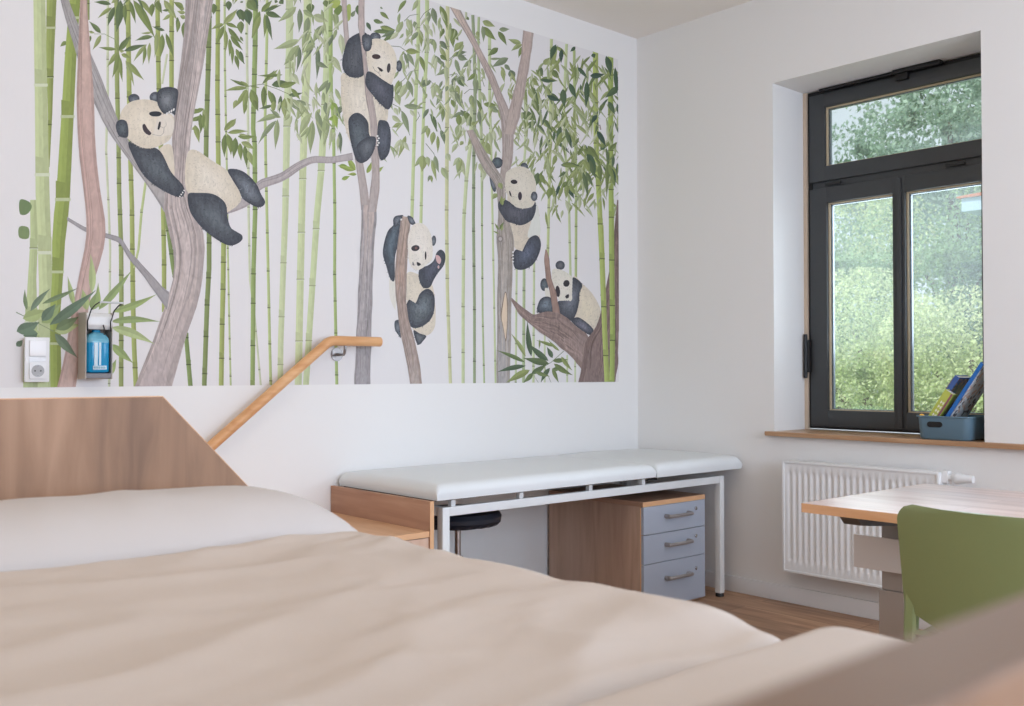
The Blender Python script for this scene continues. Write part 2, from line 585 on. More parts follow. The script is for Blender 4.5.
        while y < y1:
            x, ww = s.interp(rows, y)
            h = max(0.5, ww*0.07)
            s.raw([(x-ww*0.56, y-h), (x+ww*0.56, y-h), (x+ww*0.56, y+h), (x-ww*0.56, y+h)], dk if ww < 8 else lt, 0.1)
            if ww > 6:
                s.raw([(x-ww*0.56, y+h), (x+ww*0.56, y+h), (x+ww*0.54, y+h*2.4), (x-ww*0.54, y+h*2.4)], lt, 0.1)
            # a darker flush just above the joint
            s.raw([(x-ww*0.5, y-ww*1.3), (x+ww*0.5, y-ww*1.1), (x+ww*0.5, y-h), (x-ww*0.5, y-h)], tuple(c*(1-0.10*fade) for c in col), 0.3)
            y += nodes*rnd.uniform(0.75, 1.25)
    def leaf(s, x0, y0, x1, y1, w, col, bend=0.0):
        """from stem to tip; photograph pixels"""
        dx, dy = x1-x0, y1-y0
        l = math.hypot(dx, dy)
        if l < 0.5: return
        nx, ny = -dy/l, dx/l
        A = []; Bq = []; C = []
        for i in range(9):
            t = i/8
            ww = w*0.40*(math.sin(math.pi*t**0.70)**1.25)
            b = bend*l*math.sin(math.pi*t)
            cx, cy = x0+dx*t+nx*b, y0+dy*t+ny*b
            A.append((cx+nx*ww, cy+ny*ww)); C.append((cx, cy)); Bq.append((cx-nx*ww, cy-ny*ww))
        s.band(A, C, col, 0.3)
        s.band(C, Bq, tuple(c*0.90 for c in col), 0.3)
    def leaves(s, data, cols, seed=3):
        rnd = random.Random(seed)
        for i in range(0, len(data), 5):
            x0, y0 = s.P(data[i], data[i+1]); x1, y1 = s.P(data[i+2], data[i+3])
            c = rnd.choice(cols)
            s.leaf(x0, y0, x1, y1, 1.22*data[i+4]/s.tr[2], c, rnd.uniform(-0.05, 0.05))
    def twig(s, xy, w, col):
        pts = [s.P(xy[i], xy[i+1]) for i in range(0, len(xy), 2)]
        L = []; R = []
        for i, p in enumerate(pts):
            a = pts[max(0, i-1)]; b = pts[min(len(pts)-1, i+1)]
            l = math.hypot(b[0]-a[0], b[1]-a[1])
            n = (-(b[1]-a[1])/l, (b[0]-a[0])/l)
            ww = w*(1-0.4*i/len(pts))/2
            L.append((p[0]+n[0]*ww, p[1]+n[1]*ww)); R.append((p[0]-n[0]*ww, p[1]-n[1]*ww))
        s.band(L, R, col, 0.2)
    def spray(s, x, y, ang, n, ln, w, cols, rnd):
        """a small hanging fan of bamboo leaves on a curved twig"""
        a = math.radians(ang)
        for i in range(n):
            t = i/max(1, n-1)
            px, py = x+math.cos(a)*ln*0.9*t, y+math.sin(a)*ln*0.9*t+ln*0.15*t*t
            b = math.radians(90+rnd.uniform(-48, 48))
            l = ln*rnd.uniform(0.75, 1.3)
            s.leaf(px, py, px+math.cos(b)*l, py+math.sin(b)*l, w*rnd.uniform(0.8, 1.15), rnd.choice(cols), rnd.uniform(-0.08, 0.08))

PT = Paint()
G_MID = [(146, 160, 88), (128, 146, 76), (158, 170, 102), (114, 132, 70)]
G_DRK = [(96, 116, 72), (108, 128, 74), (84, 106, 74), (120, 138, 80)]
G_PAL = [(186, 194, 144), (172, 184, 128), (198, 204, 160), (158, 172, 116)]
G_GRY = [(128, 142, 104), (112, 128, 94), (142, 156, 112)]
S_BRT = (164, 176, 92); S_MID = (150, 164, 92); S_PAL = (206, 212, 170); S_YEL = (208, 208, 152); S_GRN = (130, 146, 82)
U = -190     # how far the growth runs on above the picture's edge
def st(col, nodes, *p, fade=1.0):
    PT.stalk([(p[i], p[i+1], p[i+2]) for i in range(0, len(p), 3)], col, nodes, fade=fade)
rr = random.Random(12)
# --- pale, far stalks first
st(S_PAL, 40, 108,U,2.6, 107.6,92,2.6, 106,150,2.3, 108.6,209,2.3, 110,249,2.3, 109,390,2.4, fade=0.7)
st(S_PAL, 42, 246.8,U,3, 246.8,55,2.6, 248,130,2.6, 248.5,213,2.5, 249.8,280,2.2, 254,311,2.0, 261,390,2.0, fade=0.7)
st((204,214,160), 60, 290,U,7.5, 289.3,51,7.2, 287,114,7, 285.2,213,6.2, 282.9,275,5.8, 280.6,343,5.6, 280,390,5.4, fade=0.5)
st((206,216,158), 62, 308,U,8, 307.2,60,7.6, 304.5,111,7.2, 302.2,191,6.8, 300.3,275,7, 298,390,7, fade=0.5)
st((202,214,156), 58, 328,U,7, 326.7,68,7, 323.8,123,7, 321,172,6.6, 317,213,6.4, 313.4,268,6, 310,320,6, 305.5,390,6, fade=0.5)
st((196,210,144), 50, 419,U,4, 418,50,3.6, 416.3,82,3.5, 414,139,3.5, 411.7,219,3.3, fade=0.6)
st((196,210,144), 50, 428,U,4.2, 426.7,50,4, 424,98,3.2, 422.3,149,3, 420.7,226,3, fade=0.6)
st(S_YEL, 40, 448.5,U,3.8, 447.3,50,3.8, 447,100,4, 446.9,139,3.8, 446.5,220,3.6, 447.3,292,3.4, 449.3,352,3.2, 450.5,390,3.2, fade=0.7)
st((202,212,156), 38, 472,100,3.6, 470.3,145,3.8, 466.3,179,3.6, 463.7,220,3.4, 463,304,3.2, 463,390,3.2, fade=0.7)
st((150,164,120), 42, 472.6,15,3.2, 474,46,3.2, 475,100,3.2, 473.7,159,3.2, 473.3,219,3, 474.3,304,2.8, 474.3,390,2.8)
st((178,194,136), 44, 478.7,17,2.6, 478,50,2.6, 479.6,92,3, 481,130,3, 481.8,179,2.6, 481.8,220,2, 482.5,316,1.9, 484.2,390,1.9)
st((198,210,150), 44, 489.4,36,3.2, 489.7,110,3, 490.7,139,2.6, 492,199,2.2, 493.8,292,1.9, 495.5,390,1.9, fade=0.7)
st((200,212,158), 40, 526,60,2.6, 525,150,2.4, 521,200,2.2, 516.5,268,2, 515.5,390,2, fade=0.7)
st((176,192,138), 44, 524,262,2.8, 523.3,390,2.9, fade=0.8)
st((200,212,158), 40, 534,255,2.2, 533.2,390,2.4, fade=0.7)
st((204,214,164), 40, 544.5,330,1.8, 544.5,390,1.8, fade=0.6)
st((204,214,164), 40, 567,355,1.8, 567,390,1.8, fade=0.6)
st((204,214,164), 40, 575,355,1.8, 575,390,1.8, fade=0.6)
st((196,206,138), 26, 551.3,39,3, 550.2,131,3, 549.2,185,2.9, 548,239,2.7, 547.5,262,2.6, fade=0.8)
st((198,210,150), 34, 566.4,44,3, 563.5,115,2.8, 565,150,2.6, 568.7,199,2.5, 570.4,280,2.4, fade=0.7)
st((178,194,122), 30, 574,50,2.8, 574.6,120,2.7, 575.6,160,2.7, 576,209,2.6, 575.7,282,2.5, fade=0.8)
# --- nearer thin stalks
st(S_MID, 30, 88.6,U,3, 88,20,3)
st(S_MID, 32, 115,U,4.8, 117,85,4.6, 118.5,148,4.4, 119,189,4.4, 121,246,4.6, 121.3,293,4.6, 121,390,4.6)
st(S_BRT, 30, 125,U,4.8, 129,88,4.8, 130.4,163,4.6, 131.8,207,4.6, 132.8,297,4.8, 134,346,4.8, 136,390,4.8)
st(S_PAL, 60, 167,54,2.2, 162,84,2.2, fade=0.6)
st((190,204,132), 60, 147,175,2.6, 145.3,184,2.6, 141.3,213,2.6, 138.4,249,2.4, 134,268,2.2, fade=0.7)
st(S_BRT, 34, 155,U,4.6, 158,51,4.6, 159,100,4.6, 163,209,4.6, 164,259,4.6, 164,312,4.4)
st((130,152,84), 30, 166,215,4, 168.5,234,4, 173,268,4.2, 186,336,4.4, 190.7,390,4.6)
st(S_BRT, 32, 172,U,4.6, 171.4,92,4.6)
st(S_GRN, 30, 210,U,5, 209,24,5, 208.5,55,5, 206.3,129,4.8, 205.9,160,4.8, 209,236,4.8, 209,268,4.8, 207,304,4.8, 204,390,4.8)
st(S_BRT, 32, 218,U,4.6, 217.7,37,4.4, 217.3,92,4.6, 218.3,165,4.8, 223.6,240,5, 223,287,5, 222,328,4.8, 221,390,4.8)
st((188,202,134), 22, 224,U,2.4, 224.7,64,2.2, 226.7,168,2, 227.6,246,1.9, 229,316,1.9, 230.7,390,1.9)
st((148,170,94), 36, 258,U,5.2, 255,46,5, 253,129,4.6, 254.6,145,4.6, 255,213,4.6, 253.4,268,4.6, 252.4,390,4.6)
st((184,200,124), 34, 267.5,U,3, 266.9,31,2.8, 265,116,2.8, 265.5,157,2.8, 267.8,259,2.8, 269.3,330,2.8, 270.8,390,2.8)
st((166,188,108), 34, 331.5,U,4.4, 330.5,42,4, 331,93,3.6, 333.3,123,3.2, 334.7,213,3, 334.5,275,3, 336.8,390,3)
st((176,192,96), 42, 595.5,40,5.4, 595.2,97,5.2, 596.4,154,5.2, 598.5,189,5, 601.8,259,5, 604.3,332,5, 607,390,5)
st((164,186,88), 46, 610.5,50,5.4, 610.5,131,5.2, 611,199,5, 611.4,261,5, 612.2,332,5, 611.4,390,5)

# --- leaves behind the trunks
PT.zoom(60, 0, 5.88)
PT.twig([340,300, 320,230, 260,200, 200,200], 0.6, (120,140,80))
PT.leaves([330,290,225,278,22, 345,300,420,205,36, 345,310,305,460,34, 340,305,275,395,30, 350,300,380,300,20, 360,318,415,345,26,
 375,300,510,262,30, 355,340,368,485,24, 385,355,435,510,24, 400,365,495,472,34, 510,260,430,365,24, 500,270,485,385,22, 527,250,522,380,24,
 545,215,440,240,26, 540,190,472,195,14, 615,180,540,155,20, 622,195,670,345,28, 600,200,590,340,34, 565,190,555,340,28,
 300,25,196,12,26, 305,45,220,110,24, 320,40,280,155,34, 330,0,300,20,20, 355,0,330,190,52, 380,20,385,150,26, 410,5,445,140,28, 430,0,560,230,50,
 470,0,540,100,30, 560,0,600,80,40, 610,0,690,120,40, 640,60,598,62,16, 650,85,600,120,22, 690,100,685,190,22, 545,20,540,100,34,
 240,195,170,125,30, 240,205,190,295,28, 180,210,168,260,20, 170,185,205,195,16, 40,245,0,275,26, 35,300,30,330,10], G_MID+G_DRK[:2], 4)
PT.zoom(140, 0, 5.43)
PT.leaves([455,128,530,48,34, 455,130,385,160,24, 455,140,415,245,30, 465,128,535,155,22, 478,150,560,240,28, 490,195,558,275,26, 485,210,483,310,22, 500,250,500,355,20,
 520,265,570,350,26, 515,300,535,380,24, 462,160,462,290,24, 590,465,485,428,20, 585,478,455,495,24, 575,490,508,590,28, 583,495,567,620,28, 600,490,640,605,34,
 520,650,455,705,34, 650,60,605,210,36, 600,470,652,478,10,
 345,590,285,622,24, 335,630,285,660,24, 345,590,360,700,28, 325,655,330,705,22, 300,690,280,705,18,
 240,50,205,40,24, 245,70,200,60,22, 245,100,215,85,24, 240,120,235,210,26, 235,40,180,10,30, 210,110,200,180,20], G_MID, 5)
PT.leaves([480,5,482,60,36, 545,50,540,108,50, 580,50,595,135,54, 548,115,548,185,40, 600,0,640,50,50, 560,10,540,12,10, 400,20,400,80,40, 570,180,585,186,12], G_DRK, 6)
PT.zoom(240, 0, 5.88)
PT.twig([0,515, 130,495, 210,520, 300,560], 0.7, (110,124,70))
PT.leaves([150,470,222,408,34, 130,495,205,410,20, 50,512,0,475,18, 40,525,0,580,26, 45,530,20,670,26, 62,525,105,650,40, 140,505,135,650,34, 165,530,205,650,34, 190,545,195,670,30,
 185,500,300,490,44, 230,510,345,480,36, 285,560,370,545,26, 240,560,230,670,24, 262,575,265,700,34, 275,575,355,660,24, 300,520,355,590,26,
 125,70,190,0,34, 150,75,245,105,36, 145,80,140,225,26, 155,85,190,240,28, 165,60,225,25,20, 120,90,70,230,34, 140,70,245,30,22,
 190,620,110,640,20, 240,690,160,670,20, 250,440,100,445,20], G_MID+G_DRK[:1], 7)
PT.leaves([350,235,195,290,44, 345,265,255,385,54, 350,275,330,425,26, 330,40,222,130,44, 350,50,345,195,34, 420,230,385,350,40, 440,250,370,310,40, 390,160,365,330,30,
 400,100,380,230,40, 370,60,440,110,34, 430,90,520,130,50, 480,150,425,255,44, 460,170,430,260,28, 455,270,450,470,30, 520,470,430,560,30, 450,365,520,400,30,
 540,330,600,430,40, 590,200,600,330,40, 560,130,575,180,26, 550,200,500,300,30, 500,230,520,330,30, 560,520,600,610,26, 530,480,505,560,24, 560,60,580,180,30,
 470,640,440,700,26, 500,600,520,700,40, 560,620,590,700,40, 300,430,350,500,40, 330,590,420,620,26, 300,580,430,700,30, 655,100,680,60,24, 600,620,560,690,30], G_PAL+G_GRY, 8)
PT.leaves([45,0,100,70,60, 30,60,55,150,54, 0,60,20,130,44, 5,130,10,200,38, 215,0,205,20,20, 235,0,255,25,34, 410,20,420,80,50, 500,0,510,45,34, 560,50,580,90,40, 545,0,560,45,70,
 620,60,625,130,34, 690,30,700,100,30, 0,215,20,245,16, 0,300,25,380,26], G_DRK, 9)
PT.poly([530,20, 560,0, 590,5, 580,40, 550,50], (168,184,84), 0.3)
PT.poly([555,60, 590,30, 600,60, 575,90], (110,134,64), 0.3)
PT.poly([625,40, 650,30, 648,110, 625,120], (160,176,84), 0.3)
PT.zoom(190, 100, 4.41)
PT.leaves([150,135,205,80,26, 165,145,258,138,20, 155,150,152,255,26, 165,150,180,245,30, 200,165,190,260,30, 210,160,290,160,22, 225,185,285,220,26, 220,190,225,270,24, 240,200,250,300,24,
 255,225,275,290,26, 215,150,260,158,10, 0,50,60,45,18, 5,90,40,70,16, 45,60,45,150,26, 20,110,40,190,26, 60,60,60,130,18, 205,0,190,40,20, 245,10,238,65,18, 280,0,300,50,24, 370,5,365,60,24,
 420,0,420,80,24], G_MID, 10)
PT.leaves([395,65,290,100,26, 380,90,300,195,24, 385,85,375,220,26, 395,75,350,40,18, 530,60,480,160,34, 540,90,530,240,34, 560,50,575,180,30, 600,60,590,210,34, 640,140,610,200,24, 660,140,665,240,22,
 440,0,490,50,24], G_PAL+G_GRY, 11)
PT.leaves([620,10,650,60,34, 610,85,660,80,20, 640,60,650,130,24, 655,290,706,300,22, 668,350,706,335,18, 700,240,706,290,20], [(160,186,76), (146,174,74)], 12)
PT.zoom(335, 95, 8.825)
PT.leaves([175,665,20,620,44, 180,665,105,530,50, 280,690,320,590,40, 360,690,430,630,34, 190,700,110,700,30], [(156,176,80)], 12)
PT.zoom(320, 20, 4.41)
PT.leaves([205,10,225,50,18, 235,0,280,15,20, 265,30,335,45,26, 235,50,335,60,20, 330,60,270,100,20], G_DRK, 13)
PT.zoom(380, 0, 7.06)
for tw in ([75,325, 140,330, 175,355, 220,370], [100,620, 170,560, 215,505, 270,495], [360,60, 310,95, 280,140], [170,150, 210,110, 270,100], [485,430, 530,395, 565,390], [490,530, 530,520, 560,560], [300,600, 350,565, 380,600]):
    PT.twig(tw, 0.7, (120,128,96))
PT.leaves([370,55,400,185,44, 185,0,122,95,30, 240,150,262,215,34, 270,225,210,300,34, 285,215,290,335,34, 180,360,285,370,44, 170,370,205,490,26, 190,375,245,475,34, 200,570,232,690,34,
 280,395,315,515,34, 420,290,480,355,34, 480,480,390,535,34, 380,390,455,485,30, 350,275,400,340,40, 340,80,340,170,34, 420,45,480,190,34, 500,200,520,340,34, 560,540,555,600,40, 440,570,410,640,20, 435,650,400,706,26,
 360,570,290,620,34, 0,190,110,215,24, 105,215,0,265,30, 0,85,65,140,30, 0,50,20,65,14, 0,150,20,160,10], G_GRY+G_MID[:2], 14)
PT.leaves([265,0,222,80,34, 190,130,225,260,44, 185,200,195,300,22, 160,150,110,260,44, 130,225,60,285,34, 330,240,330,390,40, 330,170,320,230,50, 345,200,370,265,30, 450,200,420,280,30, 485,200,550,290,54,
 560,300,520,370,40, 565,370,505,400,34, 530,420,560,500,30, 540,530,505,610,26, 385,380,360,490,26, 400,400,390,540,26, 150,570,100,700,40, 190,590,130,706,50, 380,600,370,706,44, 420,330,470,440,34, 460,460,470,600,34,
 380,280,385,380,30, 150,380,160,490,30, 490,600,540,700,50, 170,360,150,400,16, 540,600,560,680,30, 330,660,310,706,20], G_PAL+G_MID[2:3], 15)
PT.zoom(380, 80, 5.04)
for tw in ([230,320, 270,370, 290,420], [60,120, 100,140, 150,280], [180,210, 200,180, 190,160], [250,170, 290,260], [350,60, 390,60]):
    PT.twig(tw, 0.7, (120,128,96))
PT.leaves([120,130,225,142,30, 110,155,148,275,30, 255,170,285,265,24, 310,65,280,130,24, 305,250,325,325,24, 275,380,297,470,26, 245,145,215,200,20, 290,280,290,370,18, 235,0,205,35,24, 315,140,312,215,24,
 405,150,455,215,24, 450,180,460,215,20, 95,0,75,85,24, 140,0,150,60,24, 340,30,330,60,20, 395,0,425,35,22, 370,90,380,140,18, 465,210,480,235,22, 255,480,262,520,16, 250,480,240,515,14], G_GRY+G_DRK[:1]+G_MID[:1], 16)
PT.leaves([130,280,90,395,26, 120,310,150,360,22, 105,300,62,355,24, 110,220,58,240,26, 60,180,110,215,26, 80,70,100,130,34, 240,230,205,275,26, 245,240,240,295,24, 215,380,170,440,26, 215,380,210,465,44, 235,385,245,440,26,
 260,400,285,510,22, 310,440,345,510,34, 335,370,355,410,30, 400,390,365,435,26, 400,390,430,490,30, 395,395,400,500,28, 410,400,385,470,20, 400,220,395,310,40, 370,180,340,185,26, 420,180,410,230,40, 350,60,400,110,30,
 460,75,460,140,30, 500,60,540,110,30, 520,120,590,140,26, 560,140,600,165,24, 520,310,560,380,50, 550,260,560,340,30, 530,440,510,520,26, 505,130,510,200,22, 270,260,260,330,30, 280,20,300,80,24, 60,30,70,60,30, 90,330,75,390,16,
 390,320,360,370,24, 420,310,400,330,20, 440,330,430,360,20, 70,140,90,180,24, 150,150,180,190,20, 500,420,520,470,24, 570,250,580,330,20], G_PAL+G_MID[2:3], 17)
PT.zoom(440, 0, 5.43)
for tw in ([50,408, 90,400, 120,440], [50,320, 80,300, 140,300], [590,540, 550,545, 525,570], [130,510, 160,485, 200,490], [225,420, 240,470]):
    PT.twig(tw, 0.7, (120,128,96))
PT.leaves([0,30,40,165,34, 55,155,100,220,44, 70,180,72,260,30, 0,222,42,272,28, 20,155,0,200,24, 125,225,75,280,30, 85,295,145,282,26, 95,305,150,325,34, 80,330,110,420,24, 170,325,120,370,26, 190,400,145,440,24, 230,115,300,145,34,
 232,145,305,220,38, 320,160,378,158,26, 315,170,362,248,30, 440,235,368,212,28, 445,240,385,278,26, 450,250,425,315,24, 315,260,258,305,32, 370,315,280,365,38, 340,365,350,450,26, 350,350,385,385,24, 110,395,130,470,24,
 0,300,40,330,24, 0,330,25,370,22, 80,420,65,470,24, 230,140,235,230,24, 240,565,310,572,30, 270,580,325,615,30, 155,95,140,105,24, 90,120,105,125,10, 380,380,400,440,40, 370,480,400,560,26, 200,170,212,205,24, 270,320,340,315,14,
 120,610,60,640,24, 130,600,170,690,34, 60,540,80,590,20, 0,560,20,640,26, 80,500,130,600,34, 190,420,200,510,34, 170,520,180,600,30, 210,600,220,690,24, 0,480,10,520,16, 100,620,110,700,34, 145,640,165,690,24, 200,540,240,640,20], G_MID+G_GRY, 18)
PT.leaves([440,615,520,655,50, 520,660,440,700,34, 545,430,640,440,34, 580,515,652,545,38, 540,530,525,575,40, 600,360,640,245,34, 560,350,600,310,34, 620,320,650,400,30, 480,480,520,560,40, 520,560,550,650,30, 460,480,475,590,24,
 575,540,575,600,24, 610,380,650,430,34, 490,420,540,470,34, 520,380,560,420,24, 540,360,560,410,24, 500,540,540,620,34, 560,650,600,700,34, 620,600,640,680,24], G_MID+G_DRK[:2], 19)
# the dense curtain of foliage at the right
PT.zoom(0, 0, 1)
def in_top(x, y, m=3):
    X, Z = on_wall(x, y)
    return Z < MUR_Z1-0.02
for _ in range(120):
    x = rr.uniform(528, 616); y = rr.uniform(46, 175)
    if not in_top(x, y): continue
    if x < 545 and y < 75: continue
    PT.spray(x, y, rr.choice((20, 40, 150, 165)), rr.choice((2, 3, 3)), rr.uniform(14, 24), rr.uniform(2.4, 4.2), rr.choice((G_PAL+G_MID[2:3], G_MID, G_MID+G_PAL[:2], G_DRK+G_PAL[:3])), rr)
for _ in range(26):
    x = rr.uniform(540, 614); y = rr.uniform(165, 205)
    PT.spray(x, y, rr.choice((20, 160)), 2, rr.uniform(10, 18), rr.uniform(2.4, 4.0), G_PAL+G_MID[:2], rr)
for _ in range(60):
    x = rr.uniform(468, 545); y = rr.uniform(60, 165)
    PT.spray(x, y, rr.choice((20, 160)), 2, rr.uniform(9, 16), rr.uniform(2.2, 3.6), G_PAL+G_MID[2:3], rr)
for _ in range(50):
    x = rr.uniform(386, 470); y = rr.uniform(5, 150)
    PT.spray(x, y, rr.choice((20, 160)), 2, rr.uniform(9, 16), rr.uniform(2.2, 3.6), G_PAL, rr)
for _ in range(40):
    x = rr.uniform(284, 345); y = rr.uniform(0, 130)
    PT.spray(x, y, rr.choice((20, 160)), 2, rr.uniform(10, 19), rr.uniform(2.6, 4.4), G_PAL, rr)
for _ in range(230):      # the part of the mural above the picture's edge
    x = rr.uniform(30, 470); y = rr.uniform(U, -14)
    if in_top(x, y): PT.spray(x, y, rr.choice((20, 160)), 3, rr.uniform(14, 24), rr.uniform(3, 5), rr.choice((G_PAL, G_MID, G_DRK)), rr)
PT.zoom(540, 40, 4.4)
PT.leaves([95,40,92,105,20, 155,30,132,52,16, 30,245,92,268,22, 0,175,75,180,16, 220,158,285,150,26, 165,120,210,170,18, 230,60,240,80,20, 90,380,72,455,24, 118,405,140,480,20, 90,550,178,555,24, 250,330,225,370,20, 345,205,285,255,30,
 240,590,200,460,34, 300,270,330,330,24, 265,480,290,465,20, 300,540,290,640,24, 310,560,330,645,24, 340,540,340,600,10, 100,215,108,300,30, 130,190,160,260,24, 205,180,200,300,26, 70,20,45,90,26, 330,120,340,250,20, 290,70,310,160,28,
 85,640,70,690,16, 62,400,58,450,14, 250,400,290,470,24, 120,640,150,700,24, 340,280,344,330,10], [(70,96,66),(84,108,70),(60,84,66)], 20)
PT.zoom(530, 120, 5.04)
PT.leaves([160,225,250,235,26, 270,150,330,170,30, 290,130,350,200,34, 240,180,270,120,20, 265,260,290,395,24, 280,260,315,340,22, 250,260,240,330,22, 40,265,25,340,36, 50,270,80,330,26, 110,340,90,400,34, 185,320,180,400,26, 190,310,150,350,24,
 200,320,230,380,24, 180,260,140,290,16, 165,330,140,410,20, 230,255,195,300,24, 130,175,110,235,24, 160,60,130,140,24, 180,40,205,140,20, 390,200,385,400,20, 395,220,430,330,22, 400,150,440,110,24, 370,120,360,145,20, 440,220,440,280,8,
 300,200,335,300,26, 270,200,300,270,30, 350,220,355,320,26], G_MID+G_DRK[:1], 21)

# --- big stalks at the left
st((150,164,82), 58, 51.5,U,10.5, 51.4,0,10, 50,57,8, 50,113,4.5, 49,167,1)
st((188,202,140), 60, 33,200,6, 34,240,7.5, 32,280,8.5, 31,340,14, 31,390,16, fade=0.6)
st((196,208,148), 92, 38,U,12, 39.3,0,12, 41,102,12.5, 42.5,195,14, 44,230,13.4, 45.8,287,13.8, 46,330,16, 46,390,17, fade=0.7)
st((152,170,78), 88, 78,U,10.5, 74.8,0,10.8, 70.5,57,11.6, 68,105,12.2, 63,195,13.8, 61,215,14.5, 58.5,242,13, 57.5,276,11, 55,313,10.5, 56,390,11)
# --- trunks
MAU = (178,166,162); PIN = (206,184,176); GRY = (160,154,152)
PT.trunk([(30,-160),(60,0),(72,40),(84,80),(97.7,110),(106.6,130),(125.5,156),(149,187),(164,212)], [(38,-160),(68,0),(82,35),(99,72),(114.6,114),(128.5,142),(150,170),(168,190),(180,205)], [(168,160,158),(170,164,162),(176,168,164)], 0.7, 26, 2)
PT.trunk([(196,-190),(186,0),(185,18),(182.7,46),(179,74),(176,101),(173,129),(171,145),(172,173),(162,193),(164,216),(167,226),(174.6,244),(176,268),(170,292),(161,316),(153,341),(144.5,365),(133,392)],
         [(228,-190),(214,0),(209.5,18),(205.4,46),(201.7,74),(196,101),(191,129),(189.5,145),(188,173),(189,193),(196,216),(206,228),(205,244),(203.5,268),(200,292),(193,316),(184,341),(178,365),(170,392)],
         [(176,164,160),MAU,(180,168,164),(190,174,168),(196,178,170),(188,172,168)], 0.8, 60, 3)
PT.poly([187,150, 196,139, 194,146, 189,158], MAU, 0.6, sm=False)
PT.trunk([(67,217),(87,228.5),(108.6,234),(121,237.5),(130,252),(147,270),(162,287),(169,292)], [(67,220.5),(86,232.5),(108,238.5),(119.5,242.5),(128,258),(144,277),(158,297),(167,310)], [(164,158,158)], 0.5, 6, 5)
PT.trunk([(82,-190),(80.4,0),(77.9,54),(76,102),(79,150),(83.4,190),(86.8,220),(87,240),(81,265),(77,290),(69.5,320),(66,350),(56,392)],
         [(92,-190),(86.4,0),(90.6,54),(93.5,102),(95.3,150),(99.7,190),(104.6,220),(106.7,240),(99,265),(91,290),(87,320),(80,350),(75,392)],
         [(190,176,168),(204,178,166),(206,172,158),(202,166,154),(200,166,154),(204,174,162)], 0.5, 16, 4)
PT.trunk([(220,206),(247,196),(258,180.5),(281,173),(299,161),(312,156),(330.6,157),(352,153)], [(222,216),(249,206),(260,189),(283,181.5),(301,169),(313,162.5),(331,163.5),(353,160)], [(182,170,168)], 0.6, 10, 6)
# centre tree
CT = [(196,176,168),(190,172,164),(180,166,160)]
PT.trunk([(352,-190),(341,0),(344,39),(349,90),(354,150),(355.4,163),(357,174),(358.4,180),(361,210)], [(358,-190),(346,0),(349,39),(355,90),(361,150),(362.8,163),(364,174),(366.8,180),(370,212)], CT, 0.6, 8, 7)
PT.twig([350,24, 353,35, 356,50], 1.4, (150,130,124))
PT.trunk([(362,205),(361.4,218),(360,254),(357.8,299),(356.4,335),(354,392)], [(376,205),(376.3,218),(373.3,254),(372,299),(371,335),(369.6,392)], [(192,172,162),(182,170,166),(168,160,160),(162,156,158)], 0.9, 34, 8)

def blob(cx, cy, rx, ry, rot=0, n=14):
    a = math.radians(rot)
    o = []
    for i in range(n):
        t = 2*math.pi*i/n
        x, y = rx*math.cos(t), ry*math.sin(t)
        o += [cx+x*math.cos(a)-y*math.sin(a), cy+x*math.sin(a)+y*math.cos(a)]
    return o
CRM = (222,208,184); CRI = (234,222,202); CRW = (228,222,208)
BLK = (64,68,76); BLI = (108,114,122); BLD = (48,50,56)
def dark(xy, off=(0, 0), i=BLI): PT.poly(xy, BLK, 0.9, inner=tuple(min(255, v*1.08) for v in i), off=off)
# ---- first panda, lying in the fork
PT.zoom(180, 140, 6.42)
PT.poly([45,90, 100,65, 200,130, 300,195, 345,260, 385,340, 385,400, 300,465, 260,430, 200,380, 60,350, 30,250], CRM, 0.4, inner=CRI, off=(-3,-2))
dark([305,192, 370,190, 430,220, 490,285, 520,350, 545,395, 530,425, 490,430, 440,405, 400,375, 375,320, 335,255], (0,0))
dark([50,350, 110,340, 200,345, 260,375, 295,420, 305,500, 330,570, 395,610, 390,650, 330,678, 270,660, 180,600, 110,530, 60,450], (0,1), (88,94,100))
PT.zoom(100, 60, 3.53)
PT.poly([205,320, 250,300, 262,380, 258,420, 230,380], CRM, 0.4)
dark([100,290, 150,300, 210,320, 250,395, 290,440, 298,470, 278,485, 220,460, 160,415, 120,350], (0,0), (86,92,98))
for i in range(4): PT.poly(blob(281+i*5, 482-i*7, 2.2, 3.2, -40), (236,232,226), 0, sm=False)
PT.zoom(110, 80, 8.825)
dark(blob(210,165,50,42), (0,2)); dark(blob(395,150,48,44,-30), (0,0))
PT.poly([85,330, 110,260, 170,200, 250,175, 340,175, 420,200, 500,280, 560,330, 560,430, 530,520, 470,565, 380,600, 290,600, 200,555, 130,490, 90,420], CRM, 0.3, inner=(236,222,198), off=(-1,-1))
PT.poly([420,320, 500,300, 560,360, 550,470, 500,490, 420,500, 380,480, 400,400], (230,218,200), 0.3)
dark([50,420, 60,370, 100,350, 145,370, 160,440, 155,500, 120,510, 75,490], (0,0), (84,92,98))
PT.poly([345,290, 380,278, 430,280, 455,300, 430,320, 380,322, 350,310], BLD, 0.1); PT.poly([285,400, 305,390, 330,430, 362,470, 345,488, 310,470, 290,440], (62,52,58), 0.1)
PT.poly([430,375, 445,370, 445,400, 430,440, 418,430], (44,42,46), 0); PT.twig([440,410, 475,425, 495,400, 490,370], 0.35, (110,100,96)); PT.twig([475,425, 470,470, 440,495, 370,480], 0.35, (110,100,96))
dark([410,130, 440,80, 510,62, 580,75, 600,110, 590,200, 570,310, 545,290, 480,300, 440,260, 415,200], (-1,0), (112,116,120))
for i in range(4): PT.poly(blob(500+i*20, 298-i*12, 7, 13, 20), (232,230,226), 0, sm=False)
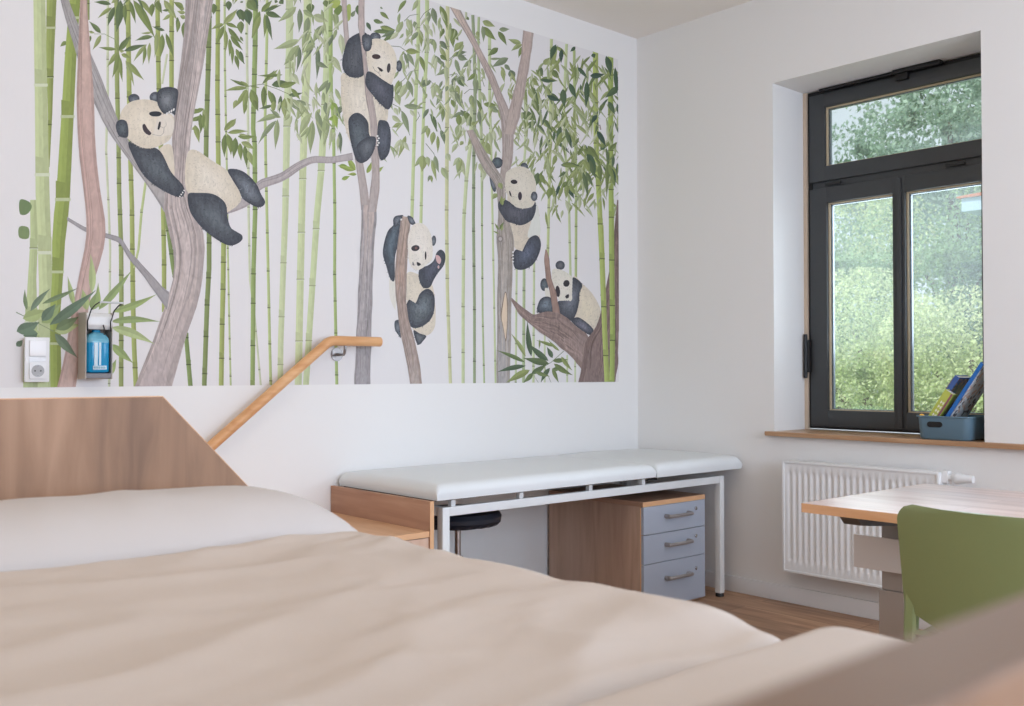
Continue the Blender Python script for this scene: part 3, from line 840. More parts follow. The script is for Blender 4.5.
# ---- second panda, hanging on the centre tree
PT.zoom(320, 20, 4.41)
PT.poly([100,235, 190,230, 290,330, 300,400, 290,460, 250,540, 160,560, 118,500, 95,380, 92,290], CRM, 0.5, inner=CRI)
dark([205,60, 130,80, 105,140, 97,200, 115,240, 150,255, 190,245, 200,200], (0,1), (84,86,92))
dark(blob(243,75,24,20), (0,0)); dark(blob(348,203,13,25,0), (0,0))
PT.poly([205,110, 230,85, 270,85, 310,110, 335,160, 335,220, 320,270, 305,290, 270,275, 225,240, 208,190], (230,216,192), 0.25, inner=(238,226,208))
PT.poly(blob(247,162,19,11,5), (64,50,50), 0); PT.poly(blob(302,212,8,21,5), (60,54,58), 0); PT.poly([252,208, 265,212, 277,222, 268,228], (50,44,46), 0)
PT.twig([262,222, 258,235, 268,248], 0.35, (80,72,72)); PT.twig([232,205, 240,222, 258,234], 0.35, (80,72,72))
PT.trunk([(357.7,25),(360.5,42),(363,65),(365,95),(369,115),(371,140),(371,158),(372,174),(370,192),(367,212)], [(364.5,25),(364.3,42),(367,65),(372,95),(376,115),(378.5,140),(379,158),(379.5,174),(379,192),(376,212)], CT, 0.7, 14, 9)
PT.trunk([(368,-190),(358.5,0),(357.7,25)], [(375,-190),(364,0),(364.5,25)], CT[:1], 0.7, 6, 9)
dark([185,70, 215,65, 228,90, 222,130, 200,138, 188,115], (0,0))
dark([205,232, 230,232, 270,260, 310,285, 322,290, 320,360, 300,395, 270,375, 230,330, 200,285], (0,0), (86,86,98))
dark([125,440, 150,412, 180,415, 210,450, 215,500, 225,530, 215,600, 190,630, 160,620, 140,560, 128,500], (-1,0), (88,96,102))
dark([255,455, 275,442, 300,455, 312,510, 305,580, 285,612, 265,615, 252,560], (0,0), (86,90,102))
dark([160,560, 200,520, 240,515, 245,545, 225,600, 190,625], (0,0), (98,102,108))
for i in range(5): PT.poly(blob(252+(i%2)*6, 512+i*10, 5, 4), (230,226,220), 0, sm=False)
# ---- third panda, waving
PT.zoom(380, 210, 10.086)
dark(blob(540,310,24,52,5), (0,0))
PT.zoom(380, 275, 10.086)
PT.poly([95,30, 150,50, 160,340, 120,290, 95,200], CRW, 0.3)
dark([145,480, 165,455, 200,470, 210,630, 180,600, 150,550], (0,0))
PT.poly([260,0, 400,0, 520,90, 550,250, 560,400, 545,540, 470,610, 360,580, 330,540, 260,400], CRM, 0.35, inner=(230,216,194))
dark([335,560, 400,590, 465,615, 430,670, 400,700, 370,690], (0,0), (98,102,106))
dark([455,145, 500,145, 540,190, 552,270, 540,380, 500,460, 420,520, 340,535, 290,500, 255,420, 255,330, 290,250, 320,270, 340,305, 370,260, 400,190], (2,0), (104,112,116))
for i in range(3): PT.poly(blob(268-i*8, 262+i*18, 7, 8), (232,230,226), 0, sm=False)
PT.zoom(380, 210, 10.086)
dark([135,100, 150,65, 190,55, 235,60, 200,170, 185,330, 150,480, 145,706, 100,690, 60,560, 28,450, 40,330, 80,210, 135,150], (-1,0), (84,98,108))
PT.trunk([(400.8,216),(399.8,229),(396.4,251.6),(394.9,269.5),(395.2,295),(397.4,309.7),(400.3,334.5),(406,358),(411,392)], [(410.7,217.4),(410.2,228),(407.8,239.7),(407.3,259.6),(405.6,299.8),(408.8,322.6),(414.2,338.5),(418.5,358),(423,392)],
         [(184,160,144),(190,156,136),(172,150,138),(178,160,150)], 0.9, 30, 10)
dark([275,60, 320,70, 345,110, 355,140, 320,150, 290,120], (0,0))
dark([130,110, 150,65, 200,55, 225,75, 200,100, 190,130, 150,170], (0,0))
PT.poly(blob(212,97,9,10), (232,228,220), 0, sm=False)
dark([400,590, 480,560, 540,510, 570,430, 610,400, 650,430, 658,490, 640,560, 580,640, 540,706, 500,780, 430,780, 390,690], (0,0), (78,80,94))
PT.poly([560,460, 590,460, 615,500, 600,545, 570,520], (214,172,168), 0.1); PT.poly(blob(588,575,10,18), (200,170,168), 0, sm=False)
PT.poly([305,190, 340,145, 400,130, 460,160, 505,230, 525,330, 530,430, 520,500, 470,550, 420,590, 370,605, 320,580, 290,510, 280,400, 280,280], (232,222,206), 0.2, inner=(240,230,216), off=(-1,0))
PT.poly(blob(355,385,42,30,-10), (56,52,56), 0); PT.poly(blob(362,384,14,14), (120,84,78), 0, sm=False); PT.poly(blob(458,460,9,42,0), (44,40,44), 0); PT.poly([370,525, 410,545, 395,562, 375,560], (44,40,44), 0)
PT.poly([330,520, 345,560, 325,550], (110,104,100), 0)
# ---- fourth panda, on the right trunk
PT.zoom(480, 150, 10.086)
PT.poly([290,420, 560,520, 600,850, 590,950, 500,1000, 360,1000, 310,800], CRM, 0.35, inner=(218,202,180))
PT.poly([560,520, 600,700, 600,860, 480,880, 520,700], (226,226,214), 0.2)
PT.trunk([(449.6,7),(471.3,44),(484,70),(495,96),(499.9,114),(502,134),(502.3,150),(501,165),(499,185)], [(460,9),(476.8,42),(493.4,73.7),(503.5,97.6),(508.5,108.7),(514,134.6),(512.7,150),(512,164),(505,185)], [(208,184,166),(196,172,160),(184,166,156),(178,162,150)], 0.7, 34, 11)
PT.trunk([(522.9,30.4),(521,55),(514.6,88.4),(509,108.7),(503,134)], [(533.6,33),(529.3,64.5),(523.8,95.8),(519.2,118),(514,134.6)], [(196,172,160),(190,170,158)], 0.6, 14, 12)
dark(blob(172,130,54,56), (0,-1), (84,100,104)); 
dark([95,260, 130,290, 160,360, 155,420, 130,410, 105,340], (0,0))
PT.trunk([(466.3,130.6),(475,153),(485,173),(496,183),(497,200),(498.5,210),(496.4,235),(497.8,257.6),(497.4,280),(497,320),(496.2,392)], [(473,129.6),(483,147.5),(495,168),(505,180),(506,200),(505,212),(512.7,233),(515.2,246),(512.2,258),(511.7,280),(509.4,392)],
         [(184,164,152),(180,164,152),(178,166,154),(176,168,162),(174,168,166)], 0.8, 50, 13)
dark([190,520, 180,580, 220,660, 270,720, 330,740, 400,760, 470,740, 530,690, 560,600, 550,520, 480,560, 350,560, 290,520, 240,500], (0,1), (86,86,96))
dark(blob(444,175,39,46), (0,0)); 
PT.poly([255,250, 270,220, 320,185, 400,165, 480,190, 530,250, 560,330, 560,420, 545,540, 500,580, 420,590, 350,570, 300,500, 262,430, 250,340], (222,212,190), 0.2, inner=(228,218,198))
dark(blob(543,468,33,48), (0,0)); PT.poly(blob(340,322,34,22,5), (48,42,46), 0); PT.poly(blob(400,465,20,42,0), (56,46,56), 0); PT.poly([290,415, 302,420, 315,465, 298,455], (40,36,40), 0); PT.twig([300,460, 320,475, 345,470], 0.35, (80,72,72))
PT.zoom(480, 210, 10.086)
dark([460,340, 500,280, 560,255, 600,290, 612,360, 590,450, 540,540, 470,590, 400,605, 350,585, 330,520, 335,440, 360,400, 400,410, 420,420], (0,0), (86,92,110))
for i in range(4): PT.poly(blob(330, 425+i*32, 9, 9), (232,230,226), 0, sm=False)
PT.poly(blob(202,292,32,34), (140,128,122), 0.3, sm=False); PT.poly(blob(202,292,17,19), (190,180,172), 0, sm=False)
PT.leaves([190,200,145,130,22, 195,195,240,120,26, 185,240,125,210,16, 210,210,230,150,24], G_MID, 22)
PT.zoom(480, 150, 10.086)
PT.leaves([170,440,120,500,50, 225,560,215,460,40, 190,330,220,400,50, 230,520,250,480,20], G_MID, 23)
PT.zoom(490, 290, 7.06)
PT.poly([105,12, 88,80, 74,180, 88,260, 110,365, 122,260, 124,120, 118,40], (140,120,104), 0.3)
PT.poly([105,20, 92,90, 80,190, 92,260, 108,345, 117,250, 119,120, 114,50], (230,204,172), 0.3)
# ---- fifth panda and the low tree at the right
PT.zoom(530, 250, 7.06)
PT.poly([300,195, 370,240, 440,310, 490,400, 495,460, 470,540, 430,590, 330,560, 290,480], CRM, 0.3, inner=(232,218,188))
dark([290,500, 340,475, 420,530, 450,575, 420,600, 340,550], (0,0), (112,110,124))
dark(blob(100,245,28,45), (0,0), (94,104,108)); dark(blob(212,108,33,32), (0,0), (98,98,100))
PT.poly([105,270, 130,280, 145,340, 110,330], CRW, 0.1)
PT.poly([155,145, 200,135, 260,160, 300,200, 312,270, 300,320, 290,360, 260,385, 210,360, 160,250], (228,222,204), 0.2, inner=(236,228,212))
dark([300,195, 350,220, 368,255, 350,300, 345,370, 325,450, 290,500, 230,480, 190,440, 200,360, 260,385, 295,350, 310,290], (0,0), (104,108,118))
PT.poly(blob(256,236,22,24,20), (54,50,54), 0); PT.poly(blob(195,292,16,40,-5), (52,46,52), 0); PT.poly([248,325, 272,312, 272,335, 255,342], (46,42,46), 0)
dark([55,440, 60,370, 90,335, 130,330, 160,355, 165,440], (0,0), (110,122,132))
BRN = [(150,124,114),(146,120,112),(158,132,122),(150,128,122)]
PT.trunk([(545.3,249.5),(543.9,258.5),(545.6,278.3),(549.8,292.5),(552.7,311.6),(552,320)], [(546.5,249.5),(549,258),(551,278),(556,292.5),(559.5,312),(563,322)], [(172,136,118),(160,128,114)], 0.7, 10, 14)
PT.trunk([(511.2,297.8),(518.3,304),(526.8,311),(533.9,315.5),(540,312.5),(551,312),(560,313),(572.5,323.7),(586.7,335),(592,345)], [(511.2,301.3),(518.3,314),(528,322.6),(537,330),(546.7,336.7),(558,345),(569.3,355),(580.7,367),(582,375),(583,380)], BRN, 1.0, 50, 15)
PT.trunk([(617,200),(611,262),(603.3,298.5),(600,316),(594.8,329.7),(587,338),(582,360),(577.5,392)], [(619,200),(619,262),(619,298),(619,316),(618.5,330),(618,345),(617,362),(614,392)], [(150,122,112),(144,118,108),(140,114,106),(138,116,110)], 1.0, 60, 16)
st((176,192,96), 42, 600.5,225,5, 601.8,259,5, 604.3,332,5, 607,390,5)
st((164,186,88), 46, 611,199,5, 611.4,261,5, 612.2,332,5, 611.4,390,5)
# --- low foliage in front
PT.zoom(490, 290, 7.06)
PT.twig([520,430, 430,510, 300,590, 340,656], 0.6, (120,130,90)); PT.twig([380,540, 430,656], 0.5, (120,130,90))
PT.leaves([250,470,145,305,30, 290,470,262,215,40, 410,500,265,375,44, 245,510,42,425,30, 250,535,45,580,36, 280,565,110,656,50, 415,520,230,480,50, 300,585,230,656,34, 420,550,355,656,34, 440,550,485,656,30, 450,520,585,602,40,
 440,500,550,490,34, 500,470,580,570,30, 440,480,400,400,34, 490,430,410,350,20, 455,400,325,355,24, 290,590,400,520,40, 350,350,345,420,14, 440,560,500,560,30, 320,580,420,610,30], G_DRK+G_MID, 24)
PT.zoom(10, 240, 4.707)
PT.twig([28,340, 90,370, 205,430], 0.9, (130,148,110))
PT.leaves([385,250,378,65,34, 420,320,415,200,24, 415,330,575,140,36, 480,340,690,255,34, 470,385,706,385,34, 475,410,680,490,44, 475,490,580,580,40, 300,310,270,170,26, 385,330,410,240,50, 360,330,340,230,40, 400,470,420,400,30,
 465,640,500,560,30, 150,390,240,300,70, 60,370,180,330,60, 210,430,330,400,60, 140,450,80,440,50], [(158,180,104), (172,190,118), (150,172,104), (184,200,132)], 25)
PT.leaves([185,400,405,235,50, 150,300,322,225,24, 95,335,190,228,30, 80,330,70,230,20, 150,380,215,300,50, 30,430,140,385,60, 215,420,325,360,50, 30,500,60,470,30, 210,440,318,555,44, 130,440,60,450,50], [(116,138,108), (104,128,100), (128,148,112), (120,142,96)], 26)
PT.zoom(0, 200, 3.53)
PT.poly([70,0, 100,5, 112,25, 95,50, 70,48], (110,134,84), 0.2); PT.poly([68,95, 100,98, 100,135, 68,132], (124,146,92), 0.2)
PT.zoom(0, 0, 1)

me = bpy.data.meshes.new('wall_mural')
# the printed sheet itself, then the painted shapes lying on it
base_v = [(MUR_X0, -0.0009, MUR_Z0), (MUR_X1, -0.0009, MUR_Z0), (MUR_X1, -0.0009, MUR_Z1), (MUR_X0, -0.0009, MUR_Z1)]
V = base_v+PT.v
F = [[0, 1, 2, 3]]+[[i+4 for i in f] for f in PT.f]
me.from_pydata([(x-MUR_X0, y, z-MUR_Z0) for x, y, z in V], [], F)
ca = me.color_attributes.new('paint', 'FLOAT_COLOR', 'CORNER')
buf = []
for f, (c, a) in zip(F, [((233, 229, 227), 0.02)]+PT.c):
    # ink shows a little of the paper through
    g_ = sum(c)/3
    c = [(x*0.88+g_*0.12)*0.9+233*0.10 for x in c]
    q = srgb(c)[:3]+(a,)
    buf += list(q)*len(f)
ca.data.foreach_set('color', buf)
me.materials.append(mat_attr('watercolour_print'))
mural = bpy.data.objects.new('wall_mural', me)
COL.objects.link(mural)
mural.location = (MUR_X0, 0, MUR_Z0)
tag(mural, 'large watercolour wallpaper mural of five pandas climbing trees among green bamboo', 'mural')

print('mural shapes', len(PT.f), 'deepest stack', PT.k)
# ---------------------------------------------------------------- room shell
RX0, RY0, H = -5.9, -6.1, 3.09          # room: x RX0..0, y RY0..0
WY0, WY1, WZ0, WZ1, WD = -1.959, -0.914, 0.850, 2.629, 0.28   # window recess
struct('floor', B(RX0-0.1, 0.02, RY0-0.1, 0.02, -0.08, 0.0), M['floor'])
struct('ceiling', B(RX0-0.3, 0.45, RY0-0.3, 0.3, H, H+0.2), M['ceiling'])
struct('wall_left', B(RX0-0.3, 0.45, 0.0, 0.3, -0.1, H), M['wall'])

def wall_with_hole(name, plane, a0, a1, h0, h1, z0, z1, d0, d1, mat):
    """wall as one solid with a real opening; plane 'x': thickness along x, runs along y"""
    bm = bmesh.new()
    def P(a, z, d): return (d, a, z) if plane == 'x' else (a, d, z)
    A = [a0, h0, h1, a1]
    Z = [-0.1, z0, z1, H]
    g = {}
    for k, d in enumerate((d0, d1)):
        for i, a in enumerate(A):
            for j, z in enumerate(Z):
                g[k, i, j] = bm.verts.new(P(a, z, d))
    for k in (0, 1):
        for i in range(3):
            for j in range(3):
                if (i, j) == (1, 1): continue
                bm.faces.new((g[k, i, j], g[k, i+1, j], g[k, i+1, j+1], g[k, i, j+1]))
    for i in range(3):
        for j in (0, 3):
            bm.faces.new((g[0, i, j], g[0, i+1, j], g[1, i+1, j], g[1, i, j]))
            bm.faces.new((g[0, j, i], g[0, j, i+1], g[1, j, i+1], g[1, j, i]))
    for a, b in (((1, 1), (2, 1)), ((2, 1), (2, 2)), ((2, 2), (1, 2)), ((1, 2), (1, 1))):
        bm.faces.new((g[(0,)+a], g[(0,)+b], g[(1,)+b], g[(1,)+a]))
    return struct(name, bm, mat)
wall_with_hole('wall_right', 'x', -3.0, 0.0, WY0, WY1, WZ0, WZ1, 0.0, 0.40, M['wall'])
# further along the same wall, out of the picture: an opening added for the side fill
wall_with_hole('wall_right_end', 'x', RY0-0.3, -3.0, -4.57, -3.53, WZ0, WZ1, 0.0, 0.40, M['wall'])
wall_with_hole('wall_near', 'y', RX0-0.3, 0.0, -3.75, -0.85, 0.85, 2.65, RY0-0.3, RY0, M['wall'])
wall_with_hole('wall_back', 'x', RY0, 0.0, -3.75, -1.45, 0.9, 2.6, RX0-0.3, RX0, M['wall'])
def skirting(name, x0, x1, y0, y1, prof_axis):
    bm = bmesh.new()
    box(bm, x0, x1, y0, y1, 0.0, 0.082, 0.004)
    return struct(name, bm, M['base'], smooth=True)
skirting('baseboard_right', -0.016, -0.0005, RY0, -0.0005, 'x')
skirting('baseboard_left', RX0, -0.017, -0.016, -0.0005, 'y')

# ---------------------------------------------------------------- the window
win = thing('window_1', (WD, (WY0+WY1)/2, WZ0), None, None)
win['kind'] = 'structure'
def ring_frame(bm, y0, y1, z0, z1, wl, wr, wb, wt, x0, x1, bev=0.004):
    box(bm, x0, x1, y0, y0+wr, z0, z1, bev)
    box(bm, x0, x1, y1-wl, y1, z0, z1, bev)
    box(bm, x0+0.0004, x1-0.0004, y0+wr-0.002, y1-wl+0.002, z0, z0+wb, bev)
    box(bm, x0+0.0004, x1-0.0004, y0+wr-0.002, y1-wl+0.002, z1-wt, z1, bev)
    return bm
FX0, FX1 = 0.285, 0.345
fy0, fy1 = WY0+0.012, WY1-0.022
fr = ring_frame(bmesh.new(), fy0, fy1, WZ0+0.006, WZ1-0.004, 0.022, 0.022, 0.03, 0.03, FX0+0.012, FX1, 0.002)
box(fr, FX0+0.012, FX1, fy0+0.02, fy1-0.02, 2.108, 2.150, 0.002)
f_o = obj('window_frame', fr, M['frame'], win, smooth=True)
f_o['kind'] = 'structure'
def seal(y0, y1, z0, z1):
    return B(y0, y1, 0, 1, z0, z1)
struct('seal_strip', B(0.279, 0.300, fy1, WY1-0.001, WZ0+0.002, WZ1-0.002), M['beige_seal'], win)
struct('black_seal', ring_frame(bmesh.new(), fy0+0.004, fy1-0.002, WZ0+0.01, WZ1-0.006, 0.02, 0.02, 0.02, 0.02, FX0+0.006, FX0+0.0125, 0), M['dark'], win)
sy0, sy1 = fy0+0.014, fy1-0.014
mid = (sy0+sy1)/2
def sash(name, y0, y1, z0, z1, wl, wr, wb, wt):
    s = struct(name, ring_frame(bmesh.new(), y0, y1, z0, z1, wl, wr, wb, wt, FX0-0.004, FX1-0.01, 0.005), M['frame'], win, smooth=True)
    gy0, gy1, gz0, gz1 = y0+wr, y1-wl, z0+wb, z1-wt
    bd = struct('glazing_bead', ring_frame(bmesh.new(), gy0-0.001, gy1+0.001, gz0-0.001, gz1+0.001, 0.008, 0.008, 0.006, 0.008, FX0+0.016, FX0+0.030, 0), M['tan'], s)
    sp = struct('glass_spacer', ring_frame(bmesh.new(), gy0+0.006, gy1-0.006, gz0+0.004, gz1-0.006, 0.010, 0.005, 0.004, 0.006, FX0+0.030, FX0+0.046, 0), M['spacer'], s)
    struct('window_pane', B(FX0+0.0265, FX0+0.0295, gy0+0.0075, gy1-0.0075, gz0+0.0055, gz1-0.0075), M['glass'], s)
    return s
s_up = sash('fanlight_sash', sy0, sy1, 2.146, 2.604, 0.088, 0.088, 0.078, 0.072)
s_l = sash('casement_sash', mid+0.001, sy1, 0.868, 2.110, 0.098, 0.034, 0.086, 0.080)
s_r = sash('casement_sash', sy0, mid-0.001, 0.868, 2.110, 0.028, 0.098, 0.086, 0.080)
struct('meeting_strip', B(FX0-0.014, FX0-0.0042, mid-0.014, mid+0.014, 0.875, 2.100, 0.004), M['frame'], win, smooth=True)
# hinges and fanlight gear
hg = T([(FX0-0.022, fy1+0.004, 1.120), (FX0-0.022, fy1+0.004, 1.350)], 0.010)
box(hg, FX0-0.026, FX0-0.006, fy1-0.022, fy1+0.012, 1.150, 1.320, 0.002)
struct('window_hinge', hg, M['black'], win, smooth=True)
op = B(0.245, 0.284, -1.665, -1.43, 2.606, 2.627, 0.003)
box(op, 0.262, 0.284, -1.43, -1.02, 2.611, 2.625, 0.002)
box(op, 0.255, 0.2845, -1.50, -1.44, 2.575, 2.608, 0.003)
struct('fanlight_opener', op, M['black'], win, smooth=True)
for yy in (-1.09, -1.72):
    struct('fanlight_hinge', B(FX0-0.014, FX0-0.003, yy-0.045, yy+0.045, 2.118, 2.132, 0.002), M['black'], win, smooth=True)
sl = bmesh.new()
box(sl, -0.036, 0.284, WY0+0.001, WY1-0.001, WZ0-0.0, WZ0+0.0004)
bmesh.ops.delete(sl, geom=sl.verts[:], context='VERTS')
prism(sl, [(-0.040, WY1+0.032), (-0.0005, WY1+0.032), (-0.0005, WY1-0.0008), (0.284, WY1-0.0008), (0.284, WY0+0.0008), (-0.0005, WY0+0.0008), (-0.0005, -2.62), (-0.040, -2.62)], WZ0+0.0005-0.022+0.0, WZ0+0.0005, 'z', 0.0025)
# (the board lies over the masonry of the opening)
struct('window_sill', sl, M['sill'], win, smooth=True)

# ---------------------------------------------------------------- radiator
rad = thing('radiator', (-0.08, -1.42, 0.18), 'white ribbed panel radiator hanging on the wall below the window', 'radiator')
ry0, ry1, rz0, rz1 = -1.812, -1.040, 0.180, 0.716
bm = bmesh.new()
NR = 23
# corrugated front sheet
def rib_x(y):
    t = (ry1-0.022-y)/((ry1-0.022)-(ry0+0.022))*NR
    f = t-math.floor(t)
    return 0.0 if (t < 0 or t > NR) else -0.5+0.5*math.cos(2*math.pi*(f))
cols_ = []
N = NR*10
for i in range(N+1):
    y = ry1-(ry1-ry0)*i/N
    cols_.append(y)
rows_ = [(rz0, 0), (rz0+0.012, 0), (rz0+0.045, 0.0), (rz0+0.058, 0.7), (rz0+0.072, 1), (rz1-0.072, 1), (rz1-0.058, 0.7), (rz1-0.045, 0), (rz1-0.012, 0), (rz1, 0)]
gr = [[bm.verts.new((-0.118-0.010*k*rib_x(y)*1.0, y, z)) for z, k in rows_] for y in cols_]
for i in range(N):
    for j in range(len(rows_)-1):
        bm.faces.new((gr[i][j], gr[i+1][j], gr[i+1][j+1], gr[i][j+1]))
obj('front_panel', bm, M['radiator'], rad, smooth=True, angle=60)
bm = ring_frame(bmesh.new(), ry0-0.004, ry1+0.004, rz0-0.004, rz1+0.002, 0.012, 0.012, 0.012, 0.012, -0.124, -0.045, 0.003)
obj('casing', bm, M['radiator'], rad, smooth=True)
obj('back_panel', B(-0.060, -0.050, ry0+0.01, ry1-0.01, rz0+0.01, rz1-0.012), M['radiator'], rad)
for y in (ry0+0.12, ry1-0.12):
    obj('wall_bracket', B(-0.0495, -0.0008, y-0.015, y+0.015, rz0+0.05, rz1-0.06, 0.002), M['radiator'], rad)
v = obj('valve_body', T([(-0.085, ry0-0.002, 0.695), (-0.085, ry0-0.045, 0.695)], 0.015), M['radiator'], rad, smooth=True)
box_ = B(-0.100, -0.060, ry0-0.032, ry0-0.004, 0.672, 0.724, 0.004)
obj('end_cap', box_, M['radiator'], rad, smooth=True)
bm = T([(-0.085, ry0-0.045, 0.695), (-0.085, ry0-0.060, 0.695), (-0.085, ry0-0.072, 0.695), (-0.085, ry0-0.105, 0.695), (-0.085, ry0-0.135, 0.695)], [0.014, 0.024, 0.025, 0.018, 0.016], 20)
obj('thermostat', bm, M['radiator'], rad, smooth=True)
obj('pipe', T([(-0.07, ry0-0.03, 0.68), (-0.07, ry0-0.03, 0.0)], 0.008), M['radiator'], rad, smooth=True)

# ---------------------------------------------------------------- wall socket
so = thing('wall_socket', (-3.2625, 0, 1.195), 'white double plate with light switch over power socket at the mural corner', 'socket')
x0, x1, z0, z1 = -3.304, -3.221, 1.115, 1.275
y = -0.022
obj('cover_plate', ring_frame(bmesh.new(), 0, 0.001, 0, 0.001, 0, 0, 0, 0, 0, 0.001, 0) if False else B(x0, x1, -0.033, y, z0, z1, 0.004), M['white'], so, smooth=True)
obj('switch_rocker', B(x0+0.014, x1-0.014, -0.041, -0.0332, z0+0.092, z1-0.012, 0.003), mat_plain('bright_white_plastic', (248, 248, 248), 0.3), so, smooth=True)
bm = B(x0+0.014, x1-0.014, -0.040, -0.0332, z0+0.012, z0+0.068, 0.002)
ins = obj('socket_insert', bm, M['white'], so, smooth=True)
cx, cz = (x0+x1)/2, z0+0.040
bm = bmesh.new()
lathe(bm, 0, 0, [(0.021, 0.0), (0.0215, 0.001), (0.0195, 0.0012), (0.0175, 0.0006), (0.0, 0.0006)], 28)
bmesh.ops.transform(bm, matrix=Matrix.Translation((cx, -0.0402, cz)) @ Matrix.Rotation(math.pi/2, 4, 'X'), verts=bm.verts[:])
obj('socket_recess', bm, mat_plain('recess_shell', (176, 176, 176), 0.5), so, smooth=True)
for s in (-1, 1):
    bm = bmesh.new()
    lathe(bm, 0, 0, [(0.0026, 0), (0.0026, 0.0004), (0, 0.0004)], 12)
    bmesh.ops.transform(bm, matrix=Matrix.Translation((cx+s*0.0095, -0.0412, cz)) @ Matrix.Rotation(math.pi/2, 4, 'X'), verts=bm.verts[:])
    obj('contact_hole', bm, M['dark'], so)
    obj('earth_clip', B(cx-0.002, cx+0.002, -0.0432, -0.0410, cz+s*0.0172-0.002, cz+s*0.0172+0.002), M['metal'], so)
obj('label_strip', B(x0+0.014, x1-0.014, -0.0345, -0.0332, z0+0.073, z0+0.086, 0.0005), mat_plain('clear_label_window', (222, 222, 222), 0.2), so)
obj('back_box', B(x0+0.004, x1-0.004, -0.0218, -0.016, z0+0.004, z1-0.004), M['white'], so)
so['label'] = 'white double plate with light switch above power socket, left end of mural'

# ---------------------------------------------------------------- disinfectant dispenser
dp = thing('disinfectant_dispenser', (-3.07, 0, 1.12), 'wall-mounted disinfectant dispenser with blue bottle and elbow lever', 'dispenser')
taupe = mat_plain('taupe_aluminium', (186, 176, 166), 0.4, metal=0.2)
bx0, bx1 = -3.118, -3.022
obj('back_plate', B(bx0, bx1, -0.022, -0.016, 1.125, 1.370, 0.002), taupe, dp)
for xx in (bx0, bx1-0.003):
    obj('side_cheek', B(xx, xx+0.003, -0.098, -0.0222, 1.125, 1.368, 0.001), taupe, dp)
obj('pump_housing', prism(bmesh.new(), [(-0.0225, 1.318), (-0.092, 1.306), (-0.104, 1.322), (-0.104, 1.352), (-0.085, 1.366), (-0.0225, 1.366)], bx0+0.0035, bx1-0.0035, 'x', 0.003), mat_plain('white_pump_plastic', (232, 232, 230), 0.35), dp, smooth=True)
bc = (bx0+bx1)/2
def bottle(r0, zs):
    bm = bmesh.new()
    rings = []
    for wx, wy, z in zs:
        ring = []
        for k in range(28):
            a = 2*math.pi*k/28
            c, s_ = math.cos(a), math.sin(a)
            e = 0.55
            ring.append(bm.verts.new((bc+wx*math.copysign(abs(c)**e, c), -0.062+wy*math.copysign(abs(s_)**e, s_), z)))
        rings.append(ring)
    for i in range(len(rings)-1):
        for k in range(28):
            bm.faces.new((rings[i][k], rings[i][(k+1) % 28], rings[i+1][(k+1) % 28], rings[i+1][k]))
    bm.faces.new(rings[0][::-1]); bm.faces.new(rings[-1])
    return bm
bot = obj('bottle', bottle(0, [(0.036, 0.028, 1.148), (0.041, 0.034, 1.152), (0.042, 0.036, 1.16), (0.042, 0.036, 1.262), (0.040, 0.034, 1.274), (0.030, 0.026, 1.288), (0.014, 0.014, 1.296), (0.013, 0.013, 1.305)]), mat_plain('cyan_liquid_bottle', (18, 142, 190), 0.15, var=0.06), dp, smooth=True)
bm = B(bc-0.018, bc-0.006, -0.1005, -0.0988, 1.172, 1.258)
box(bm, bc-0.001, bc+0.006, -0.1005, -0.0988, 1.176, 1.258)
box(bm, bc-0.022, bc+0.026, -0.1005, -0.0988, 1.160, 1.174)
obj('bottle_label', bm, mat_plain('pale_label_print', (206, 226, 234), 0.4), bot)
bm = bmesh.new()
for k in range(7): box(bm, bc-0.020+k*0.0062, bc-0.020+k*0.0062+0.004, -0.1012, -0.1006, 1.163, 1.171)
obj('label_lettering', bm, mat_plain('label_ink', (120, 160, 176), 0.5), bot)
obj('bottle_shoulder', bottle(0, [(0.0424, 0.0364, 1.258), (0.0424, 0.0364, 1.263), (0.0404, 0.0344, 1.2745), (0.0304, 0.0264, 1.2885), (0.0144, 0.0144, 1.2965)]), mat_plain('pale_bottle_shoulder', (110, 178, 200), 0.2), bot, smooth=True)
obj('drip_tray', prism(bmesh.new(), [(-0.0225, 1.128), (-0.090, 1.128), (-0.100, 1.146), (-0.0225, 1.146)], bx0+0.0035, bx1-0.0035, 'x', 0.002), mat_plain('grey_tray_plastic', (150, 152, 158), 0.35), dp, smooth=True)
for dx in (0.006, 0.088):
    obj('lever_wire', T([(bx0+dx, -0.099, 1.300), (bx0+dx-0.004, -0.110, 1.335), (bx0+dx, -0.135, 1.375), (bx0+dx+0.004, -0.170, 1.392), (bx0+dx+0.004, -0.210, 1.398)], 0.0022, 8), M['black'], dp, smooth=True)
obj('lever_bar', T([(bx0+0.010, -0.210, 1.398), (bx0+0.092, -0.210, 1.398)], 0.0035, 10), mat_plain('clear_grey_bar', (200, 200, 200), 0.2), dp, smooth=True)
obj('dosing_nozzle', T([(bc+0.012, -0.100, 1.325), (bc+0.012, -0.112, 1.310), (bc+0.012, -0.114, 1.285)], 0.0022, 8), M['black'], dp, smooth=True)

